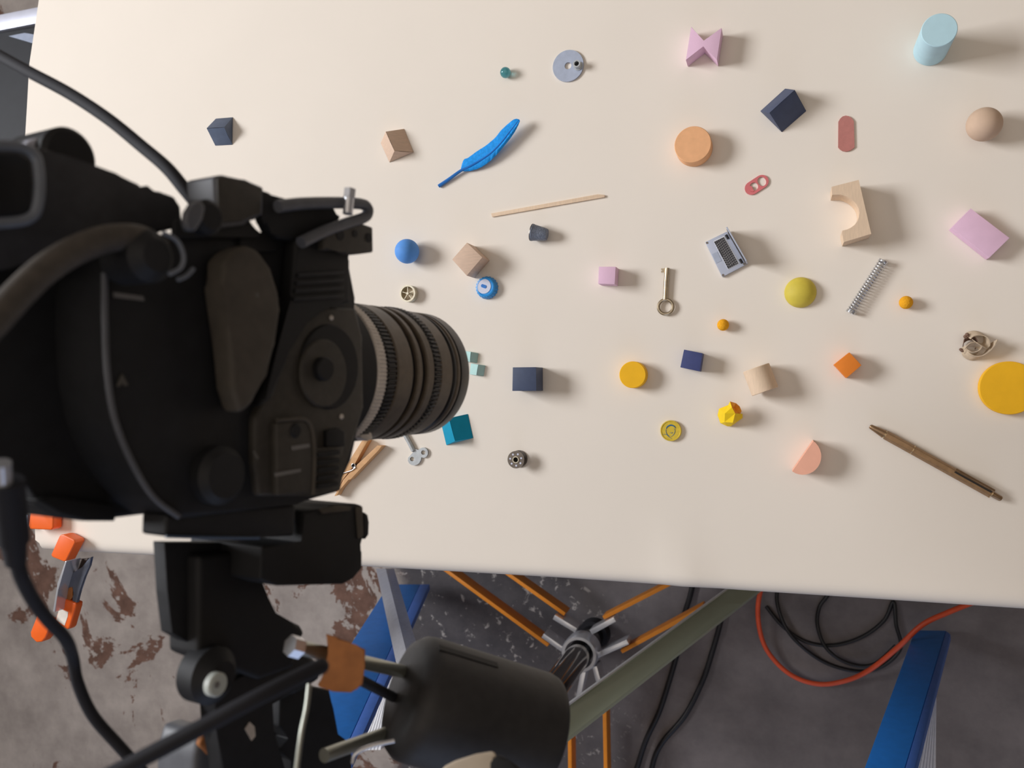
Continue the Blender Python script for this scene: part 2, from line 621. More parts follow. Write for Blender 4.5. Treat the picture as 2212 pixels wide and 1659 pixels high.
tag(obj('triangular_block', roof([(1017, 785), (1014, 808.5), (1045, 813), (1049, 789.5)], [(1033, 787.5), (1029, 810.5)], px(15, 1032, 799)), 'mint'),
    'tiny mint prism block beside the lens rim, lower of a touching pair', 'toy block', 'tiny mint prism blocks')

tag(obj('cube_block', upright([(1008.5, 524), (1042, 556), (1008, 595.5), (976.5, 560.5)], px(46, 1012, 561)), 'wood'),
    'bare tan wood cube turned on its corner beside the blue bottle cap', 'toy block')
tag(obj('cube_block', upright([(1293.5, 576), (1330, 576), (1328, 614), (1292, 613)], px(36, 1314, 597)), 'pink'),
    'small pale pink cube beside the old key', 'toy block')
tag(obj('cube_block', upright([(1477.5, 755), (1517.5, 763), (1511.5, 802.5), (1469.5, 793.5)], px(38, 1495, 778)), 'indigo'),
    'small indigo blue cube near the yellow cylinder', 'toy block')
tag(obj('cube_block', upright([(1835, 761), (1861, 789), (1829, 816.5), (1802, 787.5)], px(38, 1830, 790)), 'orange'),
    'bright orange cube turned on its corner', 'toy block')
tag(obj('rectangular_block', upright([(1107.5, 793.5), (1158, 793), (1158.5, 844.5), (1106.5, 844.5)], px(52, 1140, 819)), 'navy2'),
    'dark navy cube standing square, just in front of the lens', 'toy block')
tag(obj('rectangular_block', upright([(2097, 450), (2181, 514), (2137, 557), (2055, 492)], px(32, 2117, 505)), 'pink'),
    'long pale pink rectangular block', 'toy block')
tag(obj('bow_tie_block', upright([(1493, 57.5), (1520, 88.5), (1559, 60), (1548.5, 129), (1519, 99.5), (1481.5, 130)], px(40, 1520, 104), 0.0002), 'pink'),
    'pale pink block with V notches cut like a bow tie', 'toy block')

# arch block: outline of its top face, with the half-round cut
arc = []
c0, r0 = (1818.5, 457), 46
A0, A1 = (1797.5, 419.5), (1821.5, 500)
for i in range(13):
    t = i / 12
    a = math.radians(-78) + t * math.radians(160)
    arc.append((1806 + 0.0 + 47 * math.cos(a) + 7 * t, 459 + 39.5 * math.sin(a)))
arch = [(1796.5, 403.5), (1855, 388.5), (1882, 505), (1823, 523), (1819, 504)] + arc[::-1] + [(1797.5, 421)]
tag(obj('arch_block', upright(arch, px(58, 1840, 460), 0.0), 'wood_pale'),
    'pale wood arch block with a half round cut', 'toy block')


def cyl(name, x, y, rpx, hpx, m, label, cat='toy block', bev=0.0005, n=56):
    r, h = px(rpx, x, y), px(hpx, x, y)
    p = P(x, y, h)
    bm = nb()
    add_lathe(bm, down(p, T + E0), Z, [(0, r - bev), (bev, r), (h - bev, r), (h, r - bev)], n)
    return tag(obj(name, bm, m, smooth=30), label, cat)


cyl('cylinder_block', 1496.5, 312, 38.5, 36, 'orange_pale', 'dusty orange cylinder block with a flat round top')
cyl('cylinder_block', 2029, 65, 34, 108, 'paleblue', 'tall pale blue cylinder standing on end')
cyl('cylinder_block', 1366.5, 809.5, 28.5, 28, 'yellow', 'small yellow cylinder block near the indigo cube')
cyl('disc_block', 2180, 838, 57, 18, 'yellow', 'big flat yellow disc cropped by the picture edge')

# cylinder lying on its side: ends at (1604..1661) upper and (1625..1677) lower
r = px(28.5, 1640, 820)
a, b = P(1633, 794, r), P(1653, 846, r)
bm = nb()
ax = (b - a)
L_ = ax.length
add_lathe(bm, a + Vector((0, 0, E0)), ax, [(0, r - 0.0005), (0.0005, r), (L_ - 0.0005, r), (L_, r - 0.0005)], 48)
tag(obj('cylinder_block', bm, 'wood_pale', smooth=30), 'bare wood cylinder lying on its side', 'toy block')

# half cylinder, flat side towards the window
hc = [(1757, 953), (1711.5, 1018.5)]
ctr = ((1757 + 1711.5) / 2, (953 + 1018.5) / 2)
pts = []
hx, hy = (1757 - ctr[0]), (953 - ctr[1])
for i in range(17):
    a = PI * i / 16
    # rotate the half-chord through the round side
    pts.append((ctr[0] + hx * math.cos(a) - hy * math.sin(a), ctr[1] + hy * math.cos(a) + hx * math.sin(a)))
tag(obj('half_cylinder_block', upright(pts, px(44, 1745, 988), 0.0), 'peach', smooth=30),
    'peach pink half cylinder block beside the brass pen', 'toy block')


def ball(name, x, y, rpx, m, label, cat='ball', sq=1.0):
    r = px(rpx, x, y)
    bm = nb()
    add_sphere(bm, P(x, y, r) + Vector((0, 0, E0)), r, 40, 24)
    return tag(obj(name, bm, m, smooth=60), label, cat)


ball('wooden_ball', 2126, 269, 35, 'wood_dark', 'bare tan wooden ball under the pale blue cylinder')
ball('rubber_ball', 879.5, 543, 26, 'ball_blue', 'matte bright blue ball')
ball('glass_marble', 1092, 157, 11.5, 'glass', 'small teal glass marble', 'marble')
ball('felt_ball', 1562, 702, 12.5, 'felt', 'tiny orange felt ball near the miniature laptop')
ball('felt_ball', 1957, 653.5, 14, 'felt', 'tiny orange felt ball beside the coil spring')

# mustard dome
r = px(33, 1729, 631)
bm = nb()
prof = [(0, r * 0.96), (r * 0.05, r)] + [(r * 0.05 + r * 0.72 * math.sin(a), r * math.cos(a)) for a in [PI / 2 * k / 12 for k in range(1, 12)]] + [(r * 0.77, r * 0.02)]
add_lathe(bm, down(P(1729, 631, r * 0.3), T + E0), Z, prof, 44)
tag(obj('clay_dome', bm, 'mustard', smooth=60), 'mustard yellow clay dome', 'dome')

# ------------------------------------------------------------------ small found things on the paper
# washer with a pin
w = thing('washer_disc', 'thin grey blue metal disc with a centre hole and a pin', 'disc', P(1227, 143))
c = P(1227, 142, 0.002)
bm = nb()
add_annulus(bm, Vector((c.x, c.y, T + E0)), Z, px(7.5, 1227, 142), px(34, 1227, 142), 0.0018, 64)
obj('plate', bm, 'silver', w)
bm = nb()
c = P(1246, 138, 0.008)
add_ring_profile(bm, Vector((c.x, c.y, T + E0 + 0.0018)), Z, [(0, 0.0022), (0, 0.0046), (0.0008, 0.0046), (0.0008, 0.0036), (0.007, 0.0036), (0.007, 0.0024)], 24)
obj('pin', bm, 'windkey', w)
bm = nb()
add_lathe(bm, Vector((c.x, c.y, T + E0 + 0.002)), Z, [(0, 0.0022), (0.004, 0.0022)], 16)
obj('pin_socket', bm, 'hole', w)

# feather
fe = thing('feather', 'bright blue feather with a bare quill', 'feather', P(1035, 330))
spine_px = [(948, 402, .002), (970, 387, .003), (995, 369, .004), (1012, 361, .005), (1035, 348, .006), (1060, 331, .008), (1082, 309, .010), (1100, 286, .011), (1114, 268, .012), (1122, 259, .012)]
sp = [P(x, y, h) for x, y, h in spine_px]
bm = nb()
add_tube(bm, sp, lambda t: 0.0017 * (1 - t) + 0.0003, 8, smooth_k=4)
obj('quill', bm, 'quill', fe)
up_px = [(996, 362), (1002, 345), (1012, 340), (1030, 327), (1050, 314), (1070, 297), (1082, 282), (1098, 267), (1112, 257), (1122, 258)]
lo_px = [(999, 370), (1008, 370), (1020, 368), (1038, 362), (1056, 350), (1074, 333), (1092, 312), (1106, 294), (1117, 276), (1123.5, 261)]
bm = nb()
mid_px = []
S0 = spline([Vector((x, y, h)) for x, y, h in spine_px[2:]], 6)
UU = spline([Vector((x, y, 0)) for x, y in up_px], 5)
LL = spline([Vector((x, y, 0)) for x, y in lo_px], 5)
n = 60
rows = []
for i in range(n + 1):
    t = i / n
    s = S0[min(int(t * (len(S0) - 1)), len(S0) - 1)]
    u = UU[min(int(t * (len(UU) - 1)), len(UU) - 1)]
    l = LL[min(int(t * (len(LL) - 1)), len(LL) - 1)]
    j = random.uniform(-1.2, 1.2) if 2 < i < n - 2 else 0
    row = []
    for k, (q, hh) in enumerate(((u, -0.0012), (u * .5 + s * .5, 0.0008), (s, 0.0), (l * .5 + s * .5, 0.0006), (l, -0.002))):
        jj = j if k in (0, 4) else 0
        row.append(bm.verts.new(P(q.x + jj * .6, q.y - jj * .6, max(0.0006, s.z + hh))))
    rows.append(row)
for a, b in zip(rows[:-1], rows[1:]):
    for k in range(4):
        bm.faces.new((a[k], b[k], b[k + 1], a[k + 1]))
obj('vane', bm, 'feather', fe, smooth=70)

# flat stick
bm = nb()
add_loft(bm, [down(P(x, y, 0.002), T + E0) for x, y in ((1060.5, 461), (1291, 419.5), (1306, 421), (1306, 426), (1290, 428.5), (1063, 468.5))],
         [P(x, y, 0.002) for x, y in ((1060.5, 461), (1291, 419.5), (1306, 421), (1306, 426), (1290, 428.5), (1063, 468.5))])
tag(obj('wooden_stick', bevel(bm, 0.0002), 'wood_pale'), 'long thin pale wooden stirring stick', 'stick')

# thimble lying on its side, wide mouth to the window
r = 0.0085
a, b = P(1149, 502, r * 1.0), P(1182, 507, r * .9)
ax = b - a
L_ = ax.length
th = thing('thimble', 'dark pewter thimble tipped on its side', 'thimble', down(a))
bm = nb()
add_lathe(bm, a + Vector((0, 0, E0)), ax, [(0.0, r * .9), (0.0, r), (0.0012, r * 1.02), (0.0018, r * .97), (L_ * .55, r * .84), (L_ * .9, r * .72), (L_, r * .64)], 36)
obj('shell', bm, 'thimble', th)
bm = nb()
add_ring_profile(bm, a + Vector((0, 0, E0)) - ax.normalized() * 0.0006, ax, [(0, r * .86), (0, r * 1.0), (0.0006, r * 1.03), (0.0006, r * .86)], 36)
obj('rim', bm, 'gunmetal', th)

# bottle cap
x0, y0 = 1049, 620.5
r = px(24, x0, y0)
c = down(P(x0, y0, 0.006), T + E0)
cp = thing('bottle_cap', 'bright blue ridged bottle cap with a white round print', 'bottle cap', c)
bm = nb()
add_lathe(bm, c, Z, [(0, r), (0.001, r), (0.005, r * .93), (0.0068, r * .84), (0.0072, r * .74), (0.0066, r * .70)], 84,
          mod=lambda k, i: (1 + (0.035 if i % 4 < 2 else -0.02)) if k < 3 else 1)
obj('cap_shell', bm, 'cap_blue', cp, smooth=25)
c2 = P(1045.5, 618.5, 0.0067)
bm = nb()
add_lathe(bm, Vector((c2.x, c2.y, T + E0 + 0.0066)), Z, [(0, r * .66), (0.0004, r * .66)], 40)
obj('printed_disc', bm, 'cap_white', cp, smooth=0)
bm = nb()
ct = Vector((c2.x, c2.y, T + E0 + 0.0071))
ang = math.radians(-22)
dx, dy = Vector((math.cos(ang), math.sin(ang), 0)), Vector((-math.sin(ang), math.cos(ang), 0))
ring = []
for i in range(24):
    a = 2 * PI * i / 24
    ring.append(ct + dx * (math.cos(a) * 0.0015 + (0.0016 if math.cos(a) > 0 else -0.0016)) + dy * math.sin(a) * 0.0017)
add_loft(bm, ring, [p + Z * 0.0003 for p in ring])
obj('printed_mark', bm, 'cap_dark', cp, smooth=0)

# tiny spoked wheel
x0, y0 = 883.5, 634
r = px(18, x0, y0)
c = down(P(881, 634, 0.007), T + E0)
wh = thing('toy_wheel', 'tiny cream metal toy wheel with thin spokes', 'wheel', c)
bm = nb()
add_ring_profile(bm, c, Z, [(0, r * .82), (0, r), (0.002, r), (0.0026, r * .93), (0.0055, r * .93), (0.006, r), (0.0078, r), (0.0078, r * .82)], 40)
obj('rim', bm, 'wheel', wh)
bm = nb()
add_lathe(bm, c + Z * 0.001, Z, [(0, r * .82), (0.0005, r * .82)], 30)
obj('backing', bm, 'keymetal', wh, smooth=0)
bm = nb()
for k in range(5):
    a = math.radians(20 + 72 * k)
    d = Vector((math.cos(a), math.sin(a), 0))
    add_box(bm, c + d * r * .42 + Z * 0.0063, d, Z.cross(d), Z, r * .82, 0.0007, 0.0012)
add_lathe(bm, c + Z * 0.0045, Z, [(0, r * .16), (0.0036, r * .16)], 12)
obj('spokes', bm, 'wheel', wh, smooth=0)

# old key
k0 = thing('old_key', 'old nickel key with a round ring bow', 'key', P(1438, 620))
bm = nb()
c = P(1438, 663, 0.0025)
rr = px(15.5, 1438, 663)
add_tube(bm, [c + Vector((math.cos(2 * PI * i / 40), math.sin(2 * PI * i / 40), 0)) * rr + Z * .0004 for i in range(40)], 0.0016, 10, closed=True, smooth_k=0)
obj('bow', bm, 'keymetal', k0)
bm = nb()
add_tube(bm, [P(1437, 647, 0.0028), P(1439, 610, 0.0030), P(1441.5, 579, 0.0032)], 0.0024, 14, smooth_k=2)
obj('shaft', bm, 'keymetal', k0)
bm = nb()
bt = [(1437, 579.5), (1428, 580), (1428.5, 583), (1431, 584), (1428, 586), (1428.5, 589), (1434, 588.5), (1437.5, 592)]
add_loft(bm, [P(x, y, 0.0022) for x, y in bt], [P(x, y, 0.0036) for x, y in bt])
obj('bit', bm, 'keymetal', k0, smooth=0)

# miniature laptop
lp = thing('miniature_laptop', 'miniature open silver laptop with black keys', 'laptop', P(1567, 548))
hb = 0.0035
q = [(1523, 523), (1570, 500), (1611.5, 571.5), (1560, 598.5)]
bm = nb()
top = [P(x, y, hb) for x, y in q]
add_loft(bm, [down(p, T + E0) for p in top], top)
obj('base', bevel(bm, 0.0006, 2), 'laptop', lp)


def lq(u, v, h=hb):                                   # u along front->hinge, v along the length
    a = Vector(q[0]).lerp(Vector(q[3]), v)
    b = Vector(q[1]).lerp(Vector(q[2]), v)
    p = a.lerp(b, u)
    return P(p.x, p.y, h)


def lquad(bm, u0, u1, v0, v1, h0, h1):
    pp = ((u0, v0), (u1, v0), (u1, v1), (u0, v1))
    add_loft(bm, [lq(u, v, hb + h0) for u, v in pp], [lq(u, v, hb + h1) for u, v in pp])


bm = nb()
lquad(bm, 0.32, 0.81, 0.075, 0.90, 0.00002, 0.0003)
kb = obj('keyboard_bed', bm, 'laptop_white', lp, smooth=0)
bm = nb()
for rI in range(6):
    u0 = 0.335 + rI * 0.079
    us = 0.066 if rI < 5 else 0.04
    v = 0.095
    while v < 0.87:
        wdt = 0.045
        if rI == 0 and 0.30 < v < 0.36:
            wdt = 0.24
        elif v < 0.11:
            wdt = 0.045 + 0.012 * (4 - rI if rI < 5 else 0)
        elif v + 2 * wdt > 0.89:
            wdt = 0.88 - v
        lquad(bm, u0, u0 + us, v, v + wdt, 0.0003, 0.0008)
        v += wdt + 0.013
obj('keys', bm, 'keys', kb, smooth=0)
bm = nb()
lquad(bm, 0.03, 0.265, 0.36, 0.62, 0.00002, 0.00025)
obj('trackpad', bm, 'silver', lp, smooth=0)
for (u, v) in ((0.06, 0.04), (0.06, 0.965), (0.955, 0.965)):
    obj('corner_pad', add_lathe(nb(), lq(u, v, hb), Z, [(0, 0.0011), (0.0004, 0.0009)], 12), 'gunmetal', lp)
for v in (0.13, 0.86):
    obj('hinge', add_lathe(nb(), lq(0.9, v, hb), lq(1, v) - lq(1, v - .1), [(-0.0022, 0.0012), (0.0022, 0.0012)], 12), 'black_slot', lp)
bm = nb()
h0, h1 = lq(1.0, 0.0, hb), lq(1.0, 1.0, hb)
outd = (lq(1, .5) - lq(0, .5)).normalized()
tilt = (Z * math.cos(math.radians(-1)) + outd * math.sin(math.radians(-1)))
Hs = (h1 - h0).length * .60
nrm = tilt.cross((h1 - h0).normalized()).normalized()
if nrm.dot(outd) < 0:
    nrm = -nrm
base = [h0 + nrm * .0008, h1 + nrm * .0008, h1 + nrm * .0022, h0 + nrm * .0022]
base = [p - Z * 0.002 for p in base]
add_loft(bm, base, [p + tilt * Hs for p in base])
obj('screen_lid', bevel(bm, 0.0004), 'laptop', lp)
bm = nb()
add_box(bm, h0.lerp(h1, .5) + tilt * (Hs * .5) + nrm * .0006, (h1 - h0).normalized(), tilt, nrm, (h1 - h0).length * .9, Hs * .8, .0003)
obj('screen', bm, 'black_slot', lp, smooth=0)

# red pull tab
bm = nb()
c = P(1634.5, 399.5, 0.001)
ang = math.radians(31)
dx, dy = Vector((math.cos(ang), math.sin(ang), 0)), Vector((-math.sin(ang), math.cos(ang), 0))
m1 = px(1, 1634, 400)


def stad(hl, r, n=12, cx=0):
    out = []
    for i in range(n + 1):
        a = -PI / 2 + PI * i / n
        out.append((cx + hl + r * math.cos(a), r * math.sin(a)))
    for i in range(n + 1):
        a = PI / 2 + PI * i / n
        out.append((cx - hl + r * math.cos(a), r * math.sin(a)))
    return out


# plate with two holes: three bridging rings
def tabpt(p, h):
    return Vector((c.x, c.y, T + E0)) + dx * p[0] * m1 + dy * p[1] * m1 + Z * h


def holed(bm, outer, holes, h0, h1, pt):
    """flat plate with holes, triangle filled"""
    edges = []
    loops = [outer] + holes
    vl = []
    for lp_ in loops:
        vs = [bm.verts.new(pt(p, h1)) for p in lp_]
        vl.append(vs)
        for a, b in zip(vs, vs[1:] + vs[:1]):
            edges.append(bm.edges.new((a, b)))
    r = bmesh.ops.triangle_fill(bm, use_beauty=True, use_dissolve=False, edges=edges)
    fs = [f for f in r['geom'] if isinstance(f, bmesh.types.BMFace)]
    ex = bmesh.ops.extrude_face_region(bm, geom=fs)
    nv = [v for v in ex['geom'] if isinstance(v, bmesh.types.BMVert)]
    bmesh.ops.translate(bm, verts=nv, vec=Z * (h0 - h1))
    return bm


def circ(cx, cy, r, n=20, ry=None):
    return [(cx + r * math.cos(2 * PI * i / n), cy + (ry or r) * math.sin(2 * PI * i / n)) for i in range(n)]


pt_ = thing('pull_tab', 'red metal drink can pull tab', 'pull tab', c)
holed(bm, stad(12, 14.5), [circ(12.5, 0, 8.5, ry=10.5), circ(-6.5, 0, 8.5, ry=9)], 0, 0.0012, tabpt)
obj('tab_plate', bm, 'tab', pt_, smooth=20)
bm = nb()
pl = [(-14, -8.5), (-10.5, -8.5), (-11, -3), (-9.5, 2), (-14, 7), (-17.5, 4), (-18, -4)]
add_loft(bm, [tabpt(p, 0.0012) for p in pl], [tabpt(p, 0.002) for p in pl])
obj('rivet_tongue', bm, 'tab', pt_, smooth=0)

# flat terracotta strip
strip = [(1811, 263), (1815, 256), (1820, 251.5), (1827, 249.5), (1834, 251), (1840, 255.5), (1844.5, 262), (1846, 318), (1840, 323), (1834, 326), (1827, 327.3), (1820, 326), (1814, 322), (1810.5, 318)]
tag(obj('leather_strip', upright(strip, 0.0015, 0.0), 'terracotta', smooth=0), 'flat terracotta strip with rounded ends', 'strip')

# spring
bm = nb()
r = px(10.5, 1873, 620)
a, b = P(1909, 563, r), P(1837, 676, r)
ax, u, v = basis(b - a)
Ls = (b - a).length
pts = []
turns, wire = 23, 0.00062
N_ = turns * 14
for i in range(N_ + 1):
    t = i / N_
    tt = t
    s = (0.035 * (t / 0.09) if t < 0.09 else 0.965 + 0.035 * ((t - 0.91) / 0.09) if t > 0.91 else 0.035 + 0.93 * (t - 0.09) / 0.82)
    an = 2 * PI * turns * t
    pts.append(a + ax * Ls * s + (u * math.cos(an) + v * math.sin(an)) * (r - wire) + Z * E0)
add_tube(bm, pts, wire, 6, smooth_k=0)
tag(obj('coil_spring', bm, 'spring', smooth=60), 'silver steel coil spring lying on the paper', 'spring')

# crumpled yellow paper
cr = thing('crumpled_paper', 'crumpled bright yellow scrap of paper', 'paper scrap', P(1576, 895))


def fan(bm, tri, pts):
    vs = [bm.verts.new(P(x, y, h)) for x, y, h in pts]
    for t in tri:
        bm.faces.new([vs[i] for i in t])


bm = nb()
pk = [(1550, 897, .001), (1553, 883, .006), (1573, 875, .013), (1577, 867, .016), (1565, 912, .012), (1583, 913, .016), (1588, 893, .020),
      (1581, 880, .022), (1566, 893, .019), (1556, 914, .002), (1571, 921, .002), (1579, 921, .004), (1594, 910, .006), (1604, 903, .002), (1604, 894, .007), (1599, 882, .010), (1594, 872, .012)]
fan(bm, [(0, 1, 8), (1, 2, 8), (2, 3, 7), (2, 7, 8), (0, 8, 4), (4, 8, 6), (6, 5, 4), (8, 7, 6), (0, 4, 9), (9, 4, 10), (10, 4, 5), (10, 5, 11), (11, 5, 12), (5, 6, 12), (12, 6, 14), (12, 14, 13)], pk)
obj('outer_fold', bm, 'crumple', cr, smooth=0)
bm = nb()
pk2 = [(1577, 867, .0155), (1581, 880, .0205), (1588, 893, .0185), (1598, 897, .010), (1602, 888, .011), (1598, 878, .012), (1590, 871, .013), (1588, 882, .012), (1593, 890, .014), (1586, 876, .018)]
fan(bm, [(0, 1, 9), (1, 7, 9), (0, 9, 6), (9, 7, 6), (1, 2, 7), (2, 8, 7), (2, 3, 8), (3, 4, 8), (8, 4, 5), (7, 8, 5), (7, 5, 6)], pk2)
obj('inner_fold', bm, 'crumple_in', cr, smooth=0)

# token
x0, y0 = 1450, 931.5
r = px(22.5, x0, y0)
c = down(P(x0 - 1, y0 - 1, 0.003), T + E0)
co = thing('token_coin', 'yellow token coin with a faint blue printed drawing', 'coin', c)
bm = nb()
add_lathe(bm, c, Z, [(0, r * .97), (0.0006, r), (0.0026, r), (0.0032, r * .96), (0.0032, r * .90), (0.0027, r * .86)], 56)
obj('disc', bm, 'coin', co)
bm = nb()
m1 = px(1, x0, y0)


def coinarc(bm, p, w):
    pts = [c + Vector((x * m1, -y * m1, 0.0029)) for x, y in p]
    add_tube(bm, pts, lambda t: w * (0.35 + 0.65 * math.sin(PI * min(max(t, 0.05), 0.95))), 6, smooth_k=4)


coinarc(bm, [(-10, -4), (-7, -9), (0, -12), (7, -10), (10, -6)], 0.0007)
coinarc(bm, [(-10, -3), (-10, 3), (-7, 9), (-2, 12)], 0.00028)
coinarc(bm, [(8, -5), (9, 1), (6, 8), (0, 13)], 0.00024)
coinarc(bm, [(-1, 4), (2, 5), (4, 3)], 0.0003)
coinarc(bm, [(-17, 9), (-10, 8), (-4, 13), (3, 18)], 0.00022)
obj('printed_drawing', bm, 'coin_blue', co)

# curled wood shavings
sh = thing('wood_shaving', 'curled ribbon of pale and brown wood shaving', 'wood shaving', P(2105, 755))


def ribbon(bm, path, wdt, rise=Z, thick=0.0003):
    pts = spline([P(x, y, h) for x, y, h in path], 6)
    rows = []
    for i, p in enumerate(pts):
        tg = (pts[min(i + 1, len(pts) - 1)] - pts[max(i - 1, 0)]).normalized()
        wv = wdt(i / (len(pts) - 1)) if callable(wdt) else wdt
        nrm = tg.cross(rise).normalized() * thick
        rows.append([bm.verts.new(q) for q in (p - nrm, p + nrm, p + nrm + rise * wv, p - nrm + rise * wv)])
    for a, b in zip(rows[:-1], rows[1:]):
        for k in range(4):
            j = (k + 1) % 4
            bm.faces.new((a[k], b[k], b[j], a[j]))
    bm.faces.new(rows[0])
    bm.faces.new(rows[-1][::-1])


tl = Vector((0.35, 0.3, 0.9)).normalized()
bm = nb()
ribbon(bm, [(2076, 752, .001), (2080, 768, .0008), (2092, 777, .0008), (2106, 777, .001), (2120, 768, .001), (2130, 756, .001), (2134, 745, .002)], lambda t: 0.008 + 0.006 * t, tl)
obj('outer_curl', bm, 'shaving', sh)
bm = nb()
ribbon(bm, [(2082, 763, .004), (2094, 770, .004), (2108, 766, .005), (2114, 756, .006), (2106, 750, .008), (2090, 750, .010), (2081, 757, .008)], 0.007, Vector((0.2, 0.5, 0.8)).normalized())
obj('middle_curl', bm, 'shaving', sh)
bm = nb()
ribbon(bm, [(2080, 750, .002), (2082, 741, .002), (2092, 735, .002), (2104, 737, .003), (2110, 746, .003), (2106, 755, .003)], 0.008, Vector((-0.1, 0.4, 0.9)).normalized())
obj('inner_curl', bm, 'shaving_in', sh)
bm = nb()
ribbon(bm, [(2084, 724, .001), (2090, 718, .001), (2102, 715, .001), (2114, 717, .001), (2123, 725, .001), (2125, 737, .001), (2118, 743, .002), (2108, 738, .004), (2098, 732, .005)], 0.012, Vector((0.2, -0.35, 0.9)).normalized())
obj('upper_curl', bm, 'shaving', sh)
bm = nb()
for (x, y, rr) in ((2085, 727, .0016), (2089, 723, .0018), (2087, 731, .0014)):
    add_sphere(bm, P(x, y, .0075), rr, 10, 8)
for (x, y, rr) in ((2075, 755, .0013), (2078, 757, .0015)):
    add_sphere(bm, P(x, y, .0035), rr, 10, 8)
obj('bark_crumb', bm, 'shaving_in', sh)

# pen
pn = thing('ballpoint_pen', 'slim aged brass ballpoint pen with a clip', 'pen', P(2020, 1000))
rp = 0.0042


def pp(x, y):
    return P(x, y, rp) + Z * E0


p0, p1 = pp(1879, 920.5), pp(2163, 1078)
ax = (p1 - p0).normalized()
Lp = (p1 - p0).length


def on(px_x):                                        # distance along the pen for a photo x
    return Lp * (px_x - 1879) / (2163 - 1879)


bm = nb()
add_lathe(bm, p0, ax, [(0, rp * .35), (on(1881), rp * .5), (on(1908), rp * .86), (on(1911), rp * .95)], 24)
obj('tip_cone', bm, 'brass', pn)
bm = nb()
add_lathe(bm, p0 + ax * on(1911), ax, [(0, rp * .8), (on(1880) * 3, rp * .8)], 24)
obj('collar', bm, 'brass_hi', pn)
bm = nb()
add_lathe(bm, p0 + ax * on(1914), ax, [(0, rp * .96), (0.0004, rp), (on(2143) - on(1914) - .0008, rp), (on(2143) - on(1914), rp * .92)], 6)
bevel(bm, 0.0005, 2)
obj('barrel', bm, 'brass', pn, smooth=40)
for x_ in (1973, 2141):
    obj('ring_band', add_lathe(nb(), p0 + ax * on(x_), ax, [(0, rp * .8), (0, rp * 1.02), (0.0008, rp * 1.02), (0.0008, rp * .8)], 24), 'brass_hi', pn)
bm = nb()
add_lathe(bm, p0 + ax * on(2143.5), ax, [(0, rp * .6), (Lp - on(2143.5) - .0006, rp * .55), (Lp - on(2143.5), rp * .45)], 20)
obj('push_button', bm, 'brass', pn)
sd = Z.cross(ax).normalized()
if sd.y < 0:
    sd = -sd
cu = (Z * .80 + sd * .6).normalized()
cs = ax.cross(cu)
bm = nb()
add_box(bm, p0 + ax * (on(2061) + on(2142)) / 2 + cu * (rp * 1.32), ax, cs, cu, on(2142) - on(2061), 0.0022, 0.0008)
add_box(bm, p0 + ax * on(2139) + cu * (rp * 1.1), ax, cs, cu, 0.003, 0.0022, 0.0024)
obj('clip', bevel(bm, 0.0002), 'brass', pn)
bm = nb()
add_box(bm, p0 + ax * (on(2062) + on(2139)) / 2 + (Z * .93 + sd * .25).normalized() * (rp * 0.93), ax, sd, Z, on(2139) - on(2062), 0.0014, 0.0016)
obj('clip_slot', bm, 'black_slot', pn, smooth=0)

# wind-up key
wk = thing('wind_up_key', 'small grey metal wind up key with two holed wings', 'key', P(900, 975))
bm = nb()
m1 = 1
hh = 0.0022


def wpt(p, h):
    q_ = P(p[0], p[1], hh)
    return Vector((q_.x, q_.y, T + E0 + h))


wing = [(889, 971), (892, 977), (888, 982)] + [(894 + 13 * math.cos(a), 993 + 12.5 * math.sin(a)) for a in [math.radians(d) for d in (200, 170, 140, 110, 80, 55)]] + \
       [(905, 1001), (909, 994), (910, 988)] + [(914 + 10.5 * math.cos(a), 978 + 11.5 * math.sin(a)) for a in [math.radians(d) for d in (75, 45, 15, -15, -45, -75, -105, -130)]] + [(903, 972), (898, 970)]
holed(bm, wing, [circ(890.5, 991.5, 4.8), circ(914.5, 977.5, 4.8)], 0, hh, wpt)
obj('wings', bm, 'windkey', wk, smooth=20)
bm = nb()
add_tube(bm, [P(893, 974, .0025), P(884, 956, .0026), P(872, 935, .0026), P(864, 921, .0026)], 0.0023, 12, smooth_k=2)
obj('stem', bm, 'windkey', wk)

# bobbin
x0, y0 = 1114.5, 993
r = px(18.5, x0, y0)
c = down(P(x0, y0, 0.0115), T + E0)
bo = thing('sewing_bobbin', 'dark metal sewing machine bobbin with pierced ends', 'bobbin', c)
bm = nb()
add_annulus(bm, c, Z, 0.0025, r, 0.0012, 40)
add_annulus(bm, c + Z * .0012, Z, 0.0025, r * .45, 0.0093, 30)
add_annulus(bm, c + Z * .0105, Z, 0.0025, r, 0.0012, 40)
obj('spool', bm, 'gunmetal', bo)
bm = nb()
add_ring_profile(bm, c + Z * .0113, Z, [(0, .0024), (0, .0036), (.0012, .0034), (.0012, .0026)], 24)
obj('hub_ring', bm, 'wheel', bo)
bm = nb()
for k in range(7):
    a = 2 * PI * k / 7 + .3
    add_lathe(bm, c + Vector((math.cos(a), math.sin(a), 0)) * r * .68 + Z * .0117, Z, [(0, .0010), (.00015, .0010)], 12)
obj('pierced_hole', bm, 'cap_white', bo, smooth=0)
bm = nb()
add_lathe(bm, c + Z * .002, Z, [(0, .0024), (.006, .0024)], 16)
obj('core_shadow', bm, 'hole', bo)

